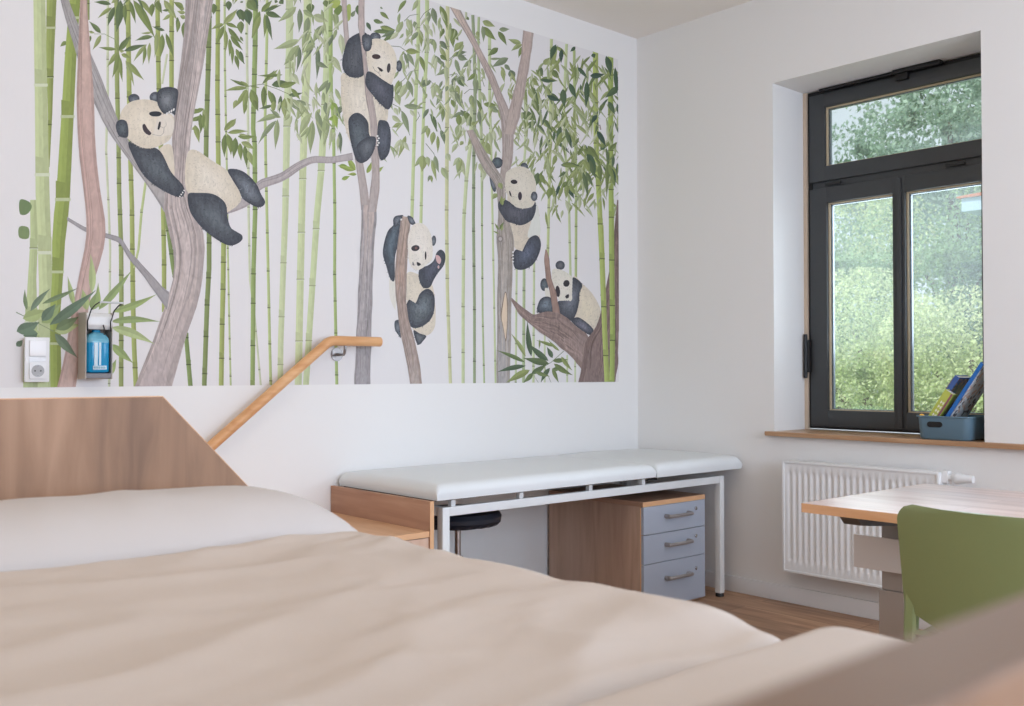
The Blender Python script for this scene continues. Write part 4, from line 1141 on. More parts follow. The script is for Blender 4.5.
# ---------------------------------------------------------------- handrail
hr = thing('handrail', (-2.0, -0.07, 1.23), 'orange-brown beech handrail running down the mural wall behind the bed', 'handrail')
pts = [(-1.829, -0.070, 1.287), (-2.060, -0.070, 1.287), (-2.080, -0.070, 1.285), (-2.100, -0.070, 1.277), (-2.118, -0.070, 1.263), (-2.64, -0.070, 0.847), (-3.05, -0.070, 0.520)]
bm = T(pts, 0.0215, 28)
obj('rail', bm, M['rail'], hr, smooth=True)
for (px, pz) in ((-2.012, 1.287), (-2.86, 0.672)):
    bm = T([(px, -0.0005, pz-0.058), (px, -0.006, pz-0.058)], 0.030, 28)
    bk = obj('wall_rosette', bm, M['metal'], hr, smooth=True)
    bm = T([(px, -0.006, pz-0.058), (px, -0.030, pz-0.060), (px, -0.058, pz-0.060), (px, -0.067, pz-0.052), (px, -0.070, pz-0.038), (px, -0.070, pz-0.0212)], 0.0065, 14)
    obj('bracket_arm', bm, M['metal'], hr, smooth=True)

# ---------------------------------------------------------------- examination couch
cl = thing('examination_couch', (-1.05, -0.36, 0), 'white steel examination couch with pale grey padded top along the mural wall', 'couch')
CX0, CX1, CY0, CY1 = -1.958, -0.132, -0.700, -0.030
rl = []
for (a, b) in ((CX0, CY0), (CX1-0.035, CY0), (CX0, CY1-0.035), (CX1-0.035, CY1-0.035)):
    lg = obj('leg', B(a, a+0.035, b, b+0.035, 0.018, 0.618, 0.002), M['couchframe'], cl, smooth=True)
    obj('foot_cap', lathe(bmesh.new(), a+0.0175, b+0.0175, [(0.0, 0.0), (0.022, 0.0), (0.022, 0.010), (0.018, 0.0178), (0.0, 0.0178)], 20), M['black'], lg, smooth=True)
for b in (CY0, CY1-0.03):
    obj('long_rail', B(CX0+0.0355, CX1-0.0355, b+0.001, b+0.030, 0.582, 0.618, 0.002), M['couchframe'], cl, smooth=True)
for a in (CX0+0.002, CX1-0.033):
    obj('cross_rail', B(a, a+0.03, CY0+0.0355, CY1-0.0355, 0.582, 0.617, 0.002), M['couchframe'], cl, smooth=True)
for xx in (-1.90, -1.535, -1.115, -0.755):
    for b in (CY0+0.006, CY1-0.030):
        obj('support_stub', B(xx-0.011, xx+0.011, b, b+0.022, 0.6185, 0.6435, 0.001), M['couchframe'], cl)
dark_board = mat_plain('brown_underside_board', (120, 106, 96), 0.7)
obj('base_board', B(-1.995, -0.715, -0.690, -0.035, 0.6440, 0.6522), dark_board, cl)
obj('base_board', B(-0.700, -0.045, -0.690, -0.035, 0.6440, 0.6500), dark_board, cl)
obj('adjuster_lever', T([(-0.755, -0.68, 0.628), (-0.71, -0.685, 0.640), (-0.65, -0.685, 0.636)], 0.006, 10), M['black'], cl, smooth=True)
def pad(name, x0, x1, y0, y1, z0, z1, crown, seed, parent):
    """upholstered pad with rounded edges and a gently swollen top"""
    bm = bmesh.new()
    nx, ny = 72, 40
    r = 0.040
    rings = []
    def loop(inset, z, cr):
        vs = []
        ax0, ax1, ay0, ay1 = x0+inset, x1-inset, y0+inset, y1-inset
        return ax0, ax1, ay0, ay1, z, cr
    g = {}
    def S(u): return 0.5-0.5*math.cos(math.pi*u)
    prof = []
    for i in range(nx+1):
        for j in range(ny+1):
            u, v = i/nx, j/ny
            # samples gather at the rims
            X = x0+(x1-x0)*S(u)
            vv = S(v)
            Y = y0+(y1-y0)*vv
            ex = min(X-x0, x1-X); ey = min(Y-y0, y1-Y)
            def rnd_(e): return 1-math.sqrt(max(0, 1-(max(0, 1-e/r))**2)) if e < r else 0
            drop = min(1.0, math.hypot(rnd_(ex), rnd_(ey)))
            swell = crown*(math.sin(math.pi*min(1, max(0, vv)))**0.6)*min(1, (ex/0.12))**0.5 if ex > 0 else 0
            nz = 0.0022*noise.noise(Vector((X*3+seed, Y*4, 0)))
            g[i, j] = bm.verts.new((X, Y, z1-drop*(z1-z0)*0.60+swell+nz*(1-drop)))
    for i in range(nx):
        for j in range(ny):
            bm.faces.new((g[i, j], g[i+1, j], g[i+1, j+1], g[i, j+1]))
    # skirt and bottom
    bd = [(i, 0) for i in range(nx+1)]+[(nx, j) for j in range(1, ny+1)]+[(i, ny) for i in range(nx-1, -1, -1)]+[(0, j) for j in range(ny-1, 0, -1)]
    cxm, cym = (x0+x1)/2, (y0+y1)/2
    low = []
    for (i, j) in bd:
        c = g[i, j].co
        low.append(bm.verts.new((c.x+(0.003 if c.x < cxm-0.5*(x1-x0)+0.01 else (-0.003 if c.x > x1-0.01 else 0)), c.y+(0.004 if c.y < y0+0.01 else (-0.004 if c.y > y1-0.01 else 0)), z0)))
    n = len(bd)
    for k in range(n):
        bm.faces.new((g[bd[k]], low[k], low[(k+1) % n], g[bd[(k+1) % n]]))
    bm.faces.new(low)
    return obj(name, bm, M['vinyl'], parent, smooth=True, angle=70)
pad('lying_pad', -2.012, -0.708, -0.735, -0.022, 0.6525, 0.711, 0.012, 1, cl)
pad('head_pad', -0.704, -0.022, -0.735, -0.022, 0.6502, 0.713, 0.014, 5, cl)

# ---------------------------------------------------------------- drawer pedestal
pd = thing('drawer_pedestal', (-0.488, -0.34, 0), 'brown wooden pedestal with three blue-grey drawers under the examination couch', 'drawer unit')
PX0, PX1, PY0, PY1 = -0.728, -0.250, -0.665, -0.020
obj('side_panel', B(PX0, PX0+0.018, PY0+0.017, PY1, 0.0, 0.504, 0.001), M['walnut'], pd)
obj('side_panel', B(PX1-0.018, PX1, PY0+0.017, PY1, 0.0, 0.504, 0.001), M['walnut'], pd)
obj('back_panel', B(PX0+0.0185, PX1-0.0185, PY1-0.012, PY1, 0.005, 0.503), M['walnut'], pd)
obj('bottom_board', B(PX0+0.0185, PX1-0.0185, PY0+0.02, PY1-0.013, 0.0, 0.018), M['walnut'], pd)
tp = B(PX0-0.001, PX1+0.001, PY0, PY1, 0.5045, 0.528, 0.0015)
obj('top_board', tp, M['walnut_x'], pd)
obj('front_edge', B(PX0-0.001, PX1+0.001, PY0-0.0022, PY0-0.0002, 0.5048, 0.5277), M['edge'], pd)
obj('side_edge', B(PX0-0.0002, PX0+0.0178, PY0+0.0145, PY0+0.0168, 0.0, 0.504), M['edge'], pd)
zs = [(0.012, 0.2265), (0.2295, 0.3675), (0.3705, 0.5035)]
for k, (a, b) in enumerate(zs):
    d = obj('drawer', B(PX0+0.004, PX1-0.001, PY0-0.002, PY0+0.0144, a, b, 0.0015), M['drawer'], pd)
    hz = (0.148, 0.310, 0.448)[k]
    hb = bmesh.new()
    xa, xb = -0.562, -0.392
    tube(hb, [(xa, PY0-0.003, hz), (xa, PY0-0.030, hz)], 0.0105, 18)
    tube(hb, [(xb, PY0-0.003, hz), (xb, PY0-0.030, hz)], 0.0105, 18)
    tube(hb, [(xa, PY0-0.030, hz), (xa+0.002, PY0-0.034, hz), (xb-0.002, PY0-0.034, hz), (xb, PY0-0.030, hz)], 0.0085, 16)
    obj('handle', hb, M['handle'], d, smooth=True)
    lk = lathe(bmesh.new(), 0, 0, [(0.0, 0.0), (0.009, 0.0), (0.009, 0.004), (0.006, 0.006), (0.0, 0.006)], 18)
    bmesh.ops.transform(lk, matrix=Matrix.Translation((-0.326, PY0-0.0021, hz+0.017)) @ Matrix.Rotation(math.pi/2, 4, 'X'), verts=lk.verts[:])
    obj('lock', lk, M['chrome'], d, smooth=True)

# ---------------------------------------------------------------- stool
st_ = thing('rolling_stool', (-1.68, -0.43, 0), 'black padded rolling stool half hidden under the examination couch', 'stool')
sx, sy = -1.645, -0.40
obj('seat', lathe(bmesh.new(), sx, sy, [(0.0, 0.492), (0.150, 0.492), (0.176, 0.496), (0.190, 0.510), (0.192, 0.528), (0.182, 0.546), (0.150, 0.556), (0.08, 0.560), (0.0, 0.561)], 48), M['leather'], st_, smooth=True)
bm = bmesh.new()
rg = [[], []]
for k in range(96):
    a = 2*math.pi*k/96
    s_ = 0.004*math.sin(a*24)
    rg[0].append(bm.verts.new((sx+(0.150+s_)*math.cos(a), sy+(0.150+s_)*math.sin(a), 0.4915)))
    rg[1].append(bm.verts.new((sx+(0.176+s_)*math.cos(a), sy+(0.176+s_)*math.sin(a), 0.4905+s_*0.4)))
r2 = [bm.verts.new((v.co.x+(v.co.x-sx)*0.06, v.co.y+(v.co.y-sy)*0.06, 0.503)) for v in rg[1]]
for k in range(96):
    q = (k+1) % 96
    bm.faces.new((rg[0][k], rg[0][q], rg[1][q], rg[1][k])); bm.faces.new((rg[1][k], rg[1][q], r2[q], r2[k]))
obj('gathered_piping', bm, M['leather'], st_, smooth=True)
obj('seat_plate', lathe(bmesh.new(), sx, sy, [(0, 0.474), (0.09, 0.474), (0.09, 0.4915), (0, 0.4915)], 24), M['black'], st_)
obj('gas_spring', lathe(bmesh.new(), sx, sy, [(0, 0.10), (0.025, 0.10), (0.025, 0.35), (0.014, 0.352), (0.014, 0.4735), (0, 0.4735)], 24), M['chrome'], st_, smooth=True)
obj('height_lever', T([(sx-0.02, sy+0.03, 0.468), (sx-0.08, sy+0.12, 0.462)], 0.005, 10), M['black'], st_, smooth=True)
for k in range(5):
    a = 2*math.pi*k/5+0.3
    ca, sa = math.cos(a), math.sin(a)
    b_ = obj('base_arm', T([(sx+ca*0.022, sy+sa*0.022, 0.105), (sx+ca*0.15, sy+sa*0.15, 0.088), (sx+ca*0.235, sy+sa*0.235, 0.070)], [0.018, 0.014, 0.011], 12), M['black'], st_, smooth=True)
    ty, tx = ca, -sa
    c_ = Vector((sx+ca*0.235, sy+sa*0.235, 0.025))
    t_ = Vector((-sa, ca, 0))
    obj('caster', T([c_-t_*0.018, c_+t_*0.018], 0.025, 20), M['black'], b_, smooth=True)

# ---------------------------------------------------------------- low bench beside the couch
bn = thing('low_cabinet', (-2.45, -0.36, 0), 'low wooden cabinet with raised end panel beside the left end of the couch', 'cabinet')
BX0, BX1 = -2.86, -2.022
obj('end_panel', B(BX1-0.0185, BX1, -0.7265, -0.004, 0.0, 0.652, 0.001), M['walnut_x'], bn)
obj('end_panel_edge', B(BX1-0.0185, BX1, -0.7285, -0.7267, 0.0, 0.652), M['edge'], bn, )
obj('top_board', B(BX0, BX1-0.019, -0.722, -0.004, 0.516, 0.538, 0.001), mat_wood('light_oak_top', (206,158,118), (220,174,134), (230,188,148), 'y', 10, 2.4), bn)
obj('top_edge', B(BX0, BX1-0.019, -0.7242, -0.7222, 0.516, 0.538), M['edge'], bn)
obj('end_panel', B(BX0, BX0+0.018, -0.718, -0.018, 0.0, 0.5155, 0.001), M['walnut_x'], bn)
for k in range(2):
    xa = BX0+0.019+k*0.401
    d = obj('door', B(xa, xa+0.397, -0.722, -0.704, 0.02, 0.513, 0.001), M['walnut'], bn)
    obj('knob', lathe(bmesh.new(), 0, 0, [(0, 0), (0.006, 0), (0.006, 0.014), (0.012, 0.020), (0.0, 0.026)], 18), M['handle'], d, smooth=True)
    kk = d.children[0]
    kk.rotation_euler = (math.pi/2, 0, 0)
    kk.location = Vector((xa+(0.36 if k == 0 else 0.037), -0.7222, 0.40))-wloc(d)
    # the knob mesh was shifted to its parent's frame when made: undo that
    kk.data.transform(Matrix.Translation(wloc(d)))
obj('back_panel', B(BX0+0.0185, BX1-0.019, -0.030, -0.018, 0.0, 0.5155), M['walnut'], bn)

# ---------------------------------------------------------------- bed
bed = thing('bed', (-3.85, -2.7, 0), 'wide wooden bed in the foreground with slanted-corner head and foot boards', 'bed')
EX0, EX1 = -4.425, -3.262
ZT, ZC, CH = 1.098, 0.853, 0.235
def endboard(y0, y1, dz=0.0):
    pts = [(EX0, 0.30), (EX1, 0.30), (EX1, ZC+dz), (EX1-CH, ZT+dz), (EX0+CH, ZT+dz), (EX0, ZC+dz)]
    return prism(bmesh.new(), pts, y0, y1, 'y', 0.0015)
def endband(y0, y1, dz=0.0):
    """light edge band running over the top and slanted corners"""
    bm = bmesh.new()
    o = [(EX1, ZC+dz), (EX1-CH, ZT+dz), (EX0+CH, ZT+dz), (EX0, ZC+dz)]
    t = 0.0014
    e = [(EX1+t, ZC+dz), (EX1-CH+t*0.4, ZT+t+dz), (EX0+CH-t*0.4, ZT+t+dz), (EX0-t, ZC+dz)]
    for i in range(3):
        prism(bm, [o[i], o[i+1], e[i+1], e[i]], y0, y1, 'y')
    return bm
HB = obj('headboard', endboard(-1.728, -1.702), M['bedwood'], bed)
obj('edge_band', endband(-1.728, -1.702), M['edge'], HB)
FB = obj('footboard', endboard(-3.684, -3.657, -0.017), M['bedwood'], bed)
obj('edge_band', endband(-3.684, -3.657, -0.017), mat_plain('shaded_edge_band', (120, 96, 78), 0.5, var=0.04, scale=30), FB)  # footboard copy of the edge band, darkened to paint in shade
for xx in (EX0, EX1-0.025):
    obj('side_rail', B(xx, xx+0.025, -3.6565, -1.7285, 0.40, 0.58, 0.002), M['walnut_x'], bed)
obj('bed_base', B(EX0+0.03, EX1-0.03, -3.65, -1.735, 0.54, 0.60), M['walnut_x'], bed)
for xx in (EX0+0.06, EX1-0.12):
    for yy in (-3.684, -1.762):
        obj('leg', B(xx, xx+0.06, yy, yy+0.060 if yy < -3 else -1.702, 0.0, 0.2995, 0.003), M['walnut'], bed)
def soft_box(x0, x1, y0, y1, z0, z1, r=0.05, seg=5):
    return B(x0, x1, y0, y1, z0, z1, bev=r, seg=seg)
mt = obj('mattress', soft_box(EX0+0.035, EX1-0.035, -3.645, -1.740, 0.6005, 0.7885, 0.04), M['mattress'], None, smooth=True, angle=180)
tag(mt, 'thick white mattress lying on the wooden bed under pillow and duvet', 'mattress')

def fold(x, y, s=0.0):
    """soft creases, mostly running across the bed with a slant"""
    n = 0
    p = Vector((x*2.2+y*1.0+s, y*5.0-x*1.2, s))
    n += 0.55*(1-abs(noise.noise(p))*2.2)
    p = Vector((x*4.5-y*2.0+s, y*9.0+x*2.0, s+4))
    n += 0.26*(1-abs(noise.noise(p))*2.2)
    n += 0.35*noise.noise(Vector((x*2.5, y*2.5, s+9)))
    n += 0.20*(1-abs(noise.noise(Vector((x*9+y*5, y*16-x*5, s+2))))*3.0)*max(0, noise.noise(Vector((x*1.7, y*1.7, s+5)))+0.35)
    return n
def sheet(name, x0, x1, y0, y1, ztop, zlow, amp, mat, over=0.055, seed=0.0, nx=150, ny=110, hump=None, edge=0.05, yedge=0.04, parent=None):
    """a quilt: wrinkled top, rolled rims, closed underneath"""
    bm = bmesh.new()
    g = {}
    for i in range(nx+1):
        for j in range(ny+1):
            u, v = i/nx, j/ny
            X = x0+(x1-x0)*(0.5-0.5*math.cos(math.pi*u)); Y = y0+(y1-y0)*(0.5-0.5*math.cos(math.pi*v))
            ex = min(X-x0, x1-X); ey = min(Y-y0, y1-Y)
            a = max(0, 1-ex/edge); b = max(0, 1-ey/yedge)
            d = min(1, math.hypot(a, b))
            d = 1-math.sqrt(max(0, 1-d*d))
            z = ztop+amp*fold(X, Y, seed)*(1-d*0.6)
            if hump: z += hump(X, Y)
            z = z-(z-zlow)*d
            wob = 0.010*noise.noise(Vector((Y*7, seed, 1)))*max(0, 1-ex/0.10)
            wob2 = 0.012*noise.noise(Vector((X*6, seed, 3)))*max(0, 1-ey/0.10)
            g[i, j] = bm.verts.new((X+wob, Y+wob2, z))
    for i in range(nx):
        for j in range(ny):
            bm.faces.new((g[i, j], g[i+1, j], g[i+1, j+1], g[i, j+1]))
    bd = [(i, 0) for i in range(nx+1)]+[(nx, j) for j in range(1, ny+1)]+[(i, ny) for i in range(nx-1, -1, -1)]+[(0, j) for j in range(ny-1, 0, -1)]
    low = [bm.verts.new((g[k].co.x, g[k].co.y, zlow-0.001)) for k in bd]
    n = len(bd)
    for k in range(n):
        bm.faces.new((g[bd[k]], low[k], low[(k+1) % n], g[bd[(k+1) % n]]))
    bm.faces.new(low)
    return obj(name, bm, mat, parent, smooth=True, angle=180)
def duvet_hump(X, Y):
    return -0.012*((Y+2.6)/0.5)**2*0+0.008*math.exp(-((X+3.36)/0.07)**2-((Y+3.0)/0.05)**2)+0.004*max(0, (Y+2.6))/0.4-0.006*math.exp(-((Y+2.55)/0.22)**2)-0.010*math.exp(-((Y+3.10)/0.05)**2)
dv = sheet('duvet', EX0+0.02, EX1-0.014, -3.135, -2.190, 0.849, 0.790, 0.017, M['duvet'], hump=duvet_hump, edge=0.075, seed=2.0)
tag(dv, 'creased beige duvet spread over the middle of the bed', 'duvet')
fd = sheet('folded_blanket', EX0+0.015, EX1-0.006, -3.640, -3.150, 0.872, 0.792, 0.004, M['duvet'], seed=7.0, edge=0.10, yedge=0.06)
tag(fd, 'smooth beige blanket folded across the foot of the bed', 'blanket')
def pillow(name, x0, x1, y0, y1, zb, h, mat):
    bm = bmesh.new()
    nx, ny = 70, 46
    top, bot = {}, {}
    for i in range(nx+1):
        for j in range(ny+1):
            u, v = 2*i/nx-1, 2*j/ny-1
            pinch = 1-0.06*(1-u*u)*abs(v)**3*0-0.05*abs(u)*abs(v)
            X = (x0+x1)/2+(x1-x0)/2*u*(1-0.05*(1-v*v)*abs(u)**4*0)
            Y = (y0+y1)/2+(y1-y0)/2*v
            k = (max(0, 1-abs(u)**6.0)*max(0, 1-abs(v)**2.6))**0.55
            wr = 0.007*fold(X*1.6, Y*0.6, 31)*k
            top[i, j] = bm.verts.new((X, Y, zb+0.028+(h-0.028)*k+wr))
            if 0 < i < nx and 0 < j < ny:
                bot[i, j] = bm.verts.new((X, Y, zb+0.028*(1-k)))
            else:
                bot[i, j] = top[i, j]
    for i in range(nx):
        for j in range(ny):
            bm.faces.new((top[i, j], top[i+1, j], top[i+1, j+1], top[i, j+1]))
            q = [bot[i, j], bot[i, j+1], bot[i+1, j+1], bot[i+1, j]]
            if len(set(q)) == 4:
                try: bm.faces.new(q)
                except ValueError: pass
    return obj(name, bm, mat, None, smooth=True, angle=180)
pl = pillow('pillow', EX0+0.26, EX1-0.008, -2.185, -1.735, 0.792, 0.132, M['pillow'])
tag(pl, 'off-white pillow lying against the wooden headboard', 'pillow')

# ---------------------------------------------------------------- desk
dk = thing('desk', (-1.25, -2.9, 0), 'light oak topped desk on taupe steel legs in front of the radiator', 'desk')
DX0, DX1, DY0, DY1 = -1.660, -0.855, -3.70, -2.108
obj('desk_top', B(DX0+0.0008, DX1, DY0, DY1-0.0008, 0.7225, 0.750, 0.001), M['desk'], dk)
obj('edge_band', B(DX0-0.0012, DX0+0.0006, DY0, DY1, 0.7225, 0.7495), M['desk_edge'], dk)
obj('edge_band', B(DX0-0.0012, DX1, DY1-0.0006, DY1+0.0012, 0.7225, 0.7495), M['desk_edge'], dk)
for (yy, sgn) in ((-2.172, 1), (-3.55, -1)):
    c = yy-0.04
    obj('column', B(-1.305, -1.225, c-0.035, c+0.035, 0.448, 0.660, 0.003), M['desk_metal'], dk)
    obj('column_sleeve', B(-1.312, -1.218, c-0.042, c+0.042, 0.022, 0.4475, 0.003), M['desk_metal'], dk)
    obj('foot', B(-1.62, -0.90, c-0.038, c+0.038, 0.0, 0.0215, 0.004), M['desk_metal'], dk)
    br = prism(bmesh.new(), [(-1.585, 0.7220), (-0.93, 0.7220), (-0.93, 0.700), (-1.20, 0.6605), (-1.33, 0.6605), (-1.545, 0.684)], c-0.030, c+0.030, 'y')
    obj('top_bracket', br, M['desk_dark'], dk)
for xx in (-1.40, -1.14):
    obj('cross_beam', B(xx, xx+0.04, -3.5595, -2.2705, 0.678, 0.7215, 0.002), M['desk_dark'], dk)
obj('cable_panel', B(-1.352, -1.340, -3.58, -2.105, 0.516, 0.622, 0.002), M['desk_panel'], dk)
for yy in (-2.24, -3.59):
    obj('panel_clamp', B(-1.3395, -1.3125, yy-0.02, yy+0.02, 0.54, 0.600), M['desk_dark'], dk)

# ---------------------------------------------------------------- green chair
gc = thing('plastic_chair', (-1.62, -2.725, 0), 'green moulded plastic chair pushed up to the oak desk', 'chair')
CYC = -2.716
def grid_shell(fn, nu, nv, th, mat, name, parent):
    """a sheet given by fn(u,v) thickened along its normals"""
    P = [[Vector(fn(i/nu, j/nv)) for j in range(nv+1)] for i in range(nu+1)]
    bm = bmesh.new()
    A, Bk = {}, {}
    for i in range(nu+1):
        for j in range(nv+1):
            du = P[min(nu, i+1)][j]-P[max(0, i-1)][j]
            dv_ = P[i][min(nv, j+1)]-P[i][max(0, j-1)]
            n = du.cross(dv_).normalized()*th/2
            A[i, j] = bm.verts.new(P[i][j]+n); Bk[i, j] = bm.verts.new(P[i][j]-n)
    for i in range(nu):
        for j in range(nv):
            bm.faces.new((A[i, j], A[i+1, j], A[i+1, j+1], A[i, j+1]))
            bm.faces.new((Bk[i, j], Bk[i, j+1], Bk[i+1, j+1], Bk[i+1, j]))
    bd = [(i, 0) for i in range(nu+1)]+[(nu, j) for j in range(1, nv+1)]+[(i, nv) for i in range(nu-1, -1, -1)]+[(0, j) for j in range(nv-1, 0, -1)]
    for k in range(len(bd)):
        a, b = bd[k], bd[(k+1) % len(bd)]
        bm.faces.new((A[a], Bk[a], Bk[b], A[b]))
    return obj(name, bm, mat, parent, smooth=True, angle=70)
def back_fn(u, v):
    # v: 0 bottom .. 1 top, u: across
    t = 2*u-1
    hw = 0.222+0.008*v
    top = 0.798
    low = 0.470+0.055*abs(t)**2.2
    z = low+(top-low)*v
    dz = top-z
    r = 0.045
    # rounded upper corners
    if dz < r: hw -= r-math.sqrt(max(0, r*r-(r-dz)**2))
    return (-1.775-0.030*v+0.045*(1-t*t)*(-1)*0.6+0.0, CYC+hw*t, z-0.006*abs(t)*0)
grid_shell(back_fn, 30, 40, 0.010, M['green'], 'backrest', gc)
def seat_fn(u, v):
    t = 2*u-1
    hw = 0.195+0.020*math.sin(math.pi*min(1, v*1.1))
    x = -1.790+0.43*v
    dip = -0.016*(1-t*t)*math.sin(math.pi*v)-0.05*max(0, v-0.88)**1.2*3
    rise = 0.030*max(0, 1-v/0.12)**2*(1-0.4*abs(t))
    return (x, CYC+hw*t, 0.445+dip+rise)
grid_shell(seat_fn, 26, 34, 0.012, M['green'], 'seat', gc)
def leg_bm(p0, p1, p2, w0, w1):
    bm = bmesh.new()
    R = []
    for p, w_ in ((p0, w0), (p1, (w0+w1)/2), (p2, w1)):
        p = Vector(p)
        R.append([bm.verts.new(p+Vector((dx*w_*0.42, dy*w_*0.5, 0))) for dx, dy in ((-1, -0.6), (-0.6, -1), (0.6, -1), (1, -0.6), (1, 0.6), (0.6, 1), (-0.6, 1), (-1, 0.6))])
    for a, b in zip(R, R[1:]):
        for k in range(8): bm.faces.new((a[k], a[(k+1) % 8], b[(k+1) % 8], b[k]))
    bm.faces.new(R[0][::-1]); bm.faces.new(R[-1])
    return bm
for s in (-1, 1):
    obj('leg', leg_bm((-1.768, CYC+s*0.205, 0.60), (-1.786, CYC+s*0.206, 0.40), (-1.85, CYC+s*0.216, 0.0), 0.036, 0.028), M['green'], gc, smooth=True)
    obj('leg', leg_bm((-1.385, CYC+s*0.185, 0.44), (-1.375, CYC+s*0.200, 0.30), (-1.340, CYC+s*0.215, 0.0), 0.052, 0.030), M['green'], gc, smooth=True)
    obj('seat_side_rail', leg_bm((-1.80, CYC+s*0.205, 0.445), (-1.6, CYC+s*0.203, 0.440), (-1.40, CYC+s*0.19, 0.43), 0.03, 0.03) if False else B(-1.80, -1.38, CYC+s*0.200-0.010, CYC+s*0.200+0.010, 0.418, 0.442, 0.004), M['green'], gc, smooth=True)

# ---------------------------------------------------------------- bin of books on the sill
def rounded_rect(x0, x1, y0, y1, r, n=6):
    o = []
    for cx_, cy_, a0 in ((x1-r, y1-r, 0), (x0+r, y1-r, 90), (x0+r, y0+r, 180), (x1-r, y0+r, 270)):
        for k in range(n+1):
            a = math.radians(a0+90*k/n)
            o.append((cx_+r*math.cos(a), cy_+r*math.sin(a)))
    return o
SZ = WZ0+0.0006
bn_ = thing('storage_bin', (0.11, -1.79, SZ), 'slate blue plastic bin of books in the corner of the windowsill', 'bin')
bm = bmesh.new()
lv = []
for (ins, z) in ((0.012, SZ), (0.006, SZ+0.008), (0.0, SZ+0.098), (-0.006, SZ+0.100), (-0.006, SZ+0.106), (0.002, SZ+0.106), (0.003, SZ+0.098), (0.010, SZ+0.010), (0.018, SZ+0.006)):
    lv.append([bm.verts.new((a, b, z)) for a, b in rounded_rect(-0.022+ins, 0.205-ins, -1.905+ins, -1.665-ins, 0.034)])
n_ = len(lv[0])
for a, b in zip(lv, lv[1:]):
    for k in range(n_): bm.faces.new((a[k], a[(k+1) % n_], b[(k+1) % n_], b[k]))
bm.faces.new(lv[0][::-1]); bm.faces.new(lv[-1])
obj('tub', bm, M['bin'], bn_, smooth=True, angle=50)
bm = bmesh.new()
def stad(cy, cz, hw, hh, x0_, x1_):
    pts_ = []
    for k in range(9): pts_.append((cy-hw+hh-hh*math.sin(math.pi*k/8), cz+hh*math.cos(math.pi*k/8)))
    for k in range(9): pts_.append((cy+hw-hh+hh*math.sin(math.pi*k/8), cz-hh*math.cos(math.pi*k/8)))
    return prism(bmesh.new(), pts_, x0_, x1_, 'x')
obj('handle_hole', stad(-1.752, SZ+0.068, 0.034, 0.0125, -0.0235, -0.0195), M['dark'], bn_)

LEAN = math.radians(33)
def book(name, y_foot, z_foot, x0_, depth, height, thick, cov, pages, label, group=None, extra=None, lean=LEAN):
    """leaning to the right (towards -y); spine faces the room (-x)"""
    root = thing(name, (x0_+depth/2, y_foot, z_foot), label, 'book', group)
    Mx = Matrix.Rotation(lean, 4, 'X')   # turns +z towards -y
    def put(nm, bm, mat, par=None):
        bmesh.ops.transform(bm, matrix=Matrix.Translation((x0_, y_foot, z_foot)) @ Mx, verts=bm.verts[:])
        return obj(nm, bm, mat, par or root)
    c = bmesh.new()
    box(c, 0, depth, -0.002, 0, 0, height, 0)
    box(c, 0, depth, -thick, -thick+0.002, 0, height, 0)
    box(c, 0, 0.002, -thick+0.002, -0.002, 0, height, 0)
    put('cover', c, cov)
    put('pages', B(0.0022, depth-0.004, -thick+0.0022, -0.0022, 0.003, height-0.003), pages)
    if extra: extra(put, depth, height, thick)
    return root
pg = mat_plain('book_pages', (232, 226, 212), 0.8)
def mix_cover(name, base, blots, scale):
    m = mat_plain(name, base, 0.35)
    n = m.node_tree
    p = n.nodes['Principled BSDF']
    tc = n.nodes.new('ShaderNodeTexCoord')
    vo = n.nodes.new('ShaderNodeTexVoronoi')
    vo.inputs['Scale'].default_value = scale
    n.links.new(tc.outputs['Object'], vo.inputs['Vector'])
    rp = n.nodes.new('ShaderNodeValToRGB')
    rp.color_ramp.interpolation = 'CONSTANT'
    rp.color_ramp.elements[0].position = 0.0
    rp.color_ramp.elements[0].color = srgb(base)
    for i, c in enumerate(blots):
        e = rp.color_ramp.elements.new(0.45+0.5*i/len(blots))
        e.color = srgb(c)
    sep = n.nodes.new('ShaderNodeSeparateColor')
    n.links.new(vo.outputs['Color'], sep.inputs[0])
    n.links.new(sep.outputs[0], rp.inputs[0])
    n.links.new(rp.outputs[0], p.inputs['Base Color'])
    return m
zf = SZ+0.022
book('book', -1.6685, zf+0.050, 0.052, 0.110, 0.246, 0.005, mat_plain('grey_brown_cover', (150, 140, 130), 0.5), pg, 'thin grey-brown book, leftmost in the windowsill bin', lean=math.radians(33))
def spots(put, d, h, t):
    put('cover_picture', B(0.004, d-0.006, -t-0.0008, -t-0.0001, 0.06, h-0.006), mix_cover('red_brown_picture', (150, 92, 96), [(96, 60, 84), (190, 130, 110), (64, 70, 130)], 60))
book('book', -1.675, zf+0.050, 0.048, 0.125, 0.256, 0.022, mat_plain('blue_cover', (70, 104, 172), 0.4), pg, 'blue book with reddish cover picture behind the green spine in the bin', extra=spots, lean=math.radians(33))
def letters(put, d, h, t):
    bm = bmesh.new()
    rnd = random.Random(4)
    for k in range(4):
        z = 0.075+k*0.022
        box(bm, -0.0006, -0.0001, -t*0.70, -t*0.58, z, z+0.013)
        box(bm, -0.0006, -0.0001, -t*0.42, -t*0.30, z, z+0.013)
        box(bm, -0.0006, -0.0001, -t*0.58, -t*0.42, z+0.005, z+0.008)
    put('spine_lettering', bm, mat_plain('cream_lettering', (244, 240, 222), 0.5))
    put('spine_foot', B(-0.0010, -0.0001, -t+0.001, -0.001, 0.0, 0.045), mat_plain('lilac_print', (190, 170, 214), 0.5))
    put('spine_side', B(-0.0008, -0.0001, -t+0.0005, -t+0.009, 0.045, h-0.002), mat_plain('plum_print', (150, 92, 104), 0.5))
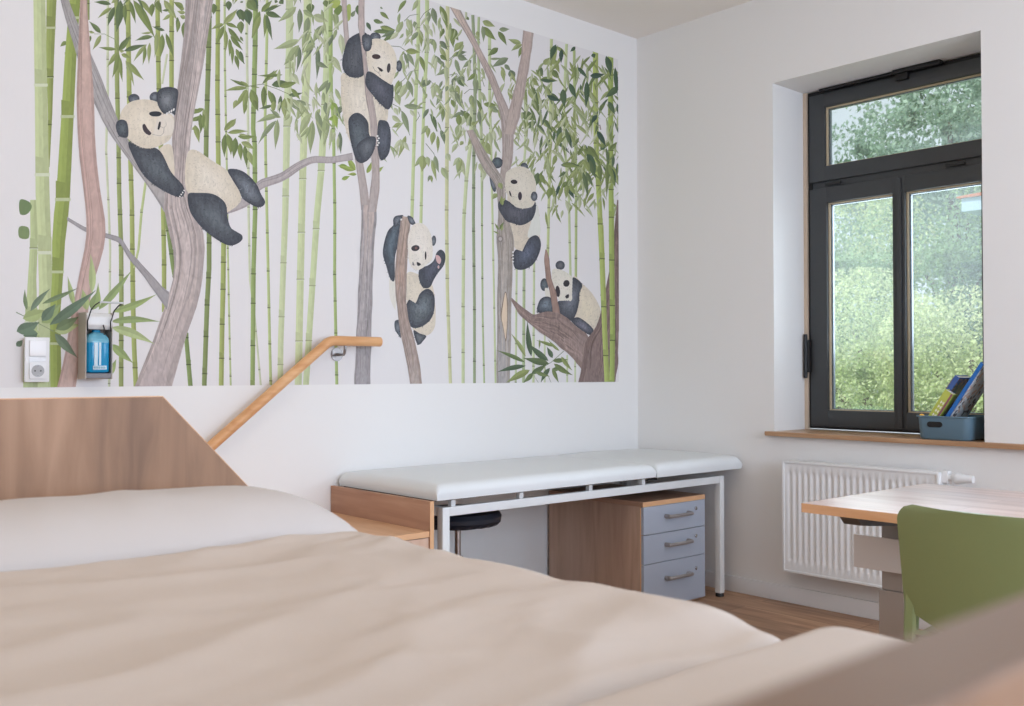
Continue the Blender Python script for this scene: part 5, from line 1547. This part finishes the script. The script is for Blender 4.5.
book('book', -1.678, zf+0.030, 0.002, 0.044, 0.205, 0.042, mat_plain('lime_cover', (196, 204, 92), 0.45), pg, 'thick lime green book with lettered spine in the windowsill bin', extra=letters)
book('book', -1.722, zf+0.008, 0.110, 0.080, 0.372, 0.010, mat_plain('pale_blue_cover', (168, 196, 222), 0.4), pg, 'pale blue book behind the tall bright blue one in the bin')
def mapc(put, d, h, t):
    put('cover_picture', B(0.006, d-0.002, -t-0.0008, -t-0.0001, 0.002, h-0.004), mix_cover('white_sketched_picture', (244, 246, 246), [(250, 250, 248), (236, 240, 244), (110, 104, 104), (226, 200, 184)], 70))
book('book', -1.741, zf+0.010, 0.004, 0.188, 0.372, 0.016, mat_plain('bright_blue_cover', (36, 108, 184), 0.35), pg, 'tallest book in the bin, bright blue spine and white sketched cover', extra=mapc)
# a yellow ball-shaped toy wedged at the left of the bin
bm = bmesh.new()
bmesh.ops.create_uvsphere(bm, u_segments=20, v_segments=14, radius=0.013)
bmesh.ops.translate(bm, verts=bm.verts[:], vec=(-0.005, -1.686, SZ+0.100))
tb = obj('toy_ball', bm, mat_plain('orange_yellow_plastic', (236, 176, 52), 0.4), None, smooth=True)
tag(tb, 'small orange-yellow toy ball at the left end of the bin', 'toy')

# ---------------------------------------------------------------- outdoors
GZ = -0.6
struct('ground', B(0.41, 60, -30, 50, GZ-0.2, GZ), mat_plain('grass_ground', (150, 172, 110), 0.9, var=0.25, scale=1.5))
def leaf_mat(name, rgb):
    m = bpy.data.materials.new(name)
    m.use_nodes = True
    n = m.node_tree
    p = n.nodes['Principled BSDF']
    p.inputs['Roughness'].default_value = 0.55
    oi = n.nodes.new('ShaderNodeNewGeometry')
    mr = n.nodes.new('ShaderNodeMapRange'); mr.inputs[3].default_value = 0.72; mr.inputs[4].default_value = 1.22
    n.links.new(oi.outputs['Random Per Island'], mr.inputs[0])
    vm = n.nodes.new('ShaderNodeVectorMath'); vm.operation = 'SCALE'
    vm.inputs[0].default_value = srgb(rgb)[:3]
    n.links.new(mr.outputs[0], vm.inputs['Scale'])
    n.links.new(vm.outputs[0], p.inputs['Base Color'])
    tr = n.nodes.new('ShaderNodeBsdfTranslucent')
    n.links.new(vm.outputs[0], tr.inputs['Color'])
    mx = n.nodes.new('ShaderNodeMixShader'); mx.inputs[0].default_value = 0.35
    n.links.new(p.outputs[0], mx.inputs[1]); n.links.new(tr.outputs[0], mx.inputs[2])
    n.links.new(mx.outputs[0], n.nodes['Material Output'].inputs['Surface'])
    return m
LM = {'blue': leaf_mat('blue_green_leaves', (170, 194, 176)), 'light': leaf_mat('light_green_leaves', (216, 228, 178)),
      'mid': leaf_mat('mid_green_leaves', (160, 188, 140)), 'dark': leaf_mat('deep_green_leaves', (128, 158, 128)), 'yel': leaf_mat('yellow_green_leaves', (218, 228, 178))}
BARK = mat_plain('tree_bark', (110, 96, 82), 0.9, var=0.2, scale=8)
def crown(name, blobs, n, size, mat, parent, seed):
    rs = np.random.RandomState(seed)
    wts = np.array([b[3]*b[4] for b in blobs], float); wts /= wts.sum()
    idx = rs.choice(len(blobs), n, p=wts)
    Bc = np.array([b[:3] for b in blobs])[idx]; R = np.array([[b[3], b[3], b[4]] for b in blobs])[idx]
    d = rs.normal(size=(n, 3)); d /= np.linalg.norm(d, axis=1)[:, None]
    rad_ = rs.uniform(0.62, 1.06, size=(n, 1))**0.6
    c = Bc+R*d*rad_
    # lumpy outline
    c += 0.18*R*np.sin(c*np.array([3.1, 2.7, 3.7])+seed)
    nrm = d+rs.normal(size=(n, 3))*0.75; nrm /= np.linalg.norm(nrm, axis=1)[:, None]
    t = np.cross(nrm, rs.normal(size=(n, 3))); t /= np.linalg.norm(t, axis=1)[:, None]
    b = np.cross(nrm, t)
    s = size*rs.uniform(0.6, 1.3, size=(n, 1))
    V = np.empty((n, 4, 3))
    V[:, 0] = c-t*s; V[:, 1] = c-b*s*0.5+t*s*0.1; V[:, 2] = c+t*s; V[:, 3] = c+b*s*0.5+t*s*0.1
    V = V.reshape(-1, 3)-np.array(wloc(parent))
    me_ = bpy.data.meshes.new(name)
    me_.vertices.add(4*n); me_.vertices.foreach_set('co', V.ravel())
    me_.loops.add(4*n); me_.loops.foreach_set('vertex_index', np.arange(4*n, dtype=np.int32))
    me_.polygons.add(n); me_.polygons.foreach_set('loop_start', np.arange(0, 4*n, 4, dtype=np.int32))
    me_.update(calc_edges=True)
    me_.materials.append(mat)
    o = bpy.data.objects.new(name, me_)
    COL.objects.link(o)
    o.parent = parent
    return o
def tree(name, x, y, blobs, n, size, mat, label, cat, seed, group=None):
    """blobs: offsets (dx, dy, z, r_horizontal, r_vertical)"""
    r = thing(name, (x, y, GZ), label, cat, group)
    bl = [(x+b[0], y+b[1], b[2], b[3], b[4]) for b in blobs]
    crown('foliage', bl, n, size, LM[mat], r, seed)
    top = max(b[2] for b in bl)
    bm_ = bmesh.new()
    tube(bm_, [(x, y, GZ), (x+0.1, y, GZ+(top-GZ)*0.5), (x-0.05, y+0.05, top)], [0.09+0.03*(top-GZ), 0.06+0.02*(top-GZ), 0.04], 10)
    for b in bl[:5]:
        tube(bm_, [(x+0.05, y, GZ+(top-GZ)*0.35), (b[0], b[1], b[2])], [0.06, 0.02], 8)
    obj('trunk', bm_, BARK, r, smooth=True)
    return r
tree('tree', 21.0, 7.6, [(0,-0.6,6.6,3.2,2.9), (0.6,-2.8,7.6,2.8,2.7), (0.2,1.6,5.2,1.7,1.7), (0.5,-3.4,4.6,2.8,2.8), (0,0.6,3.6,2.8,2.6), (0,-5.2,6.2,2.6,3.0), (0,-4.6,2.6,2.6,2.4)], 90000, 0.075, 'blue', 'tall blue-green tree filling the top pane of the window', 'tree', 1)
tree('tree', 28.0, 9.0, [(0,0,7.6,4.2,3.8), (0,-3.6,7.8,4.0,4.2), (0,-6.5,6.6,3.6,4.0)], 40000, 0.12, 'dark', 'dark tree far behind the tall blue-green one', 'tree', 11)
tree('tree', 17.0, 8.7, [(0,0,4.5,1.6,1.3), (0.3,-1.5,4.0,1.2,1.1), (0,1.3,4.2,1.3,1.3), (0,0,2.6,1.9,1.6)], 20000, 0.05, 'light', 'light green tree at the lower left of the top window pane', 'tree', 2)
tree('tree', 15.0, 6.0, [(0,0,2.9,1.8,1.5), (0,-1.8,3.2,1.4,1.4), (0,1.6,2.6,1.4,1.3), (0,0,1.4,2.0,1.4)], 30000, 0.045, 'mid', 'mid green tree seen at the top of the left casement pane', 'tree', 3)
tree('tree', 15.5, 3.3, [(0,0,3.0,1.5,1.5), (0,-1.6,2.6,1.4,1.5), (0,0.9,2.0,1.4,1.5), (0,0,1.1,1.8,1.4)], 26000, 0.045, 'dark', 'dark blue-green tree behind the right casement pane', 'tree', 4)
tree('bush', 10.5, 4.35, [(0,0,1.5,1.15,1.15), (0,-0.9,1.25,0.9,1.0), (0,0.95,1.55,1.0,1.1), (0,0,0.3,1.4,0.9)], 30000, 0.034, 'light', 'bright light green bush outside the left casement pane', 'bush', 5)
tree('bush', 10.0, 2.35, [(0,0,1.25,0.95,0.95), (0,-0.8,1.05,0.8,0.9), (0,0.7,1.35,0.7,0.8), (0,0,0.2,1.2,0.9)], 26000, 0.034, 'yel', 'yellow-green bush outside the right casement pane', 'bush', 6)
tree('bush', 8.2, 3.0, [(0,0,0.15,0.7,0.55), (0,-0.8,0.05,0.7,0.5), (0,0.8,0.1,0.7,0.5), (0,1.6,0.1,0.7,0.5)], 16000, 0.026, 'mid', 'low green bush at the foot of the window view', 'bush', 7)
# neighbouring house
hs = thing('neighbouring_house', (14.5, 0.0, GZ), 'pale house with tiled roof edge far outside the right window pane', 'house')
obj('wall', B(12.3, 17.5, -4.5, 3.02, GZ, 3.80), mat_plain('lilac_render', (206, 200, 214), 0.9), hs)
obj('fascia', B(12.0, 17.8, -4.8, 3.42, 3.80, 4.02), mat_plain('pale_blue_fascia', (176, 200, 222), 0.6), hs)
obj('roof', prism(bmesh.new(), [(-4.95, 4.021), (3.48, 4.021), (3.48, 4.05), (-0.7, 4.30), (-4.95, 4.05)], 11.95, 17.9, 'x'), mat_plain('terracotta_roof', (196, 120, 92), 0.8, var=0.1), hs)
obj('house_window', B(12.26, 12.30, 0.4, 1.5, 1.6, 2.8), M['frame'], hs)
# the building's own outer eaves are the ceiling slab above
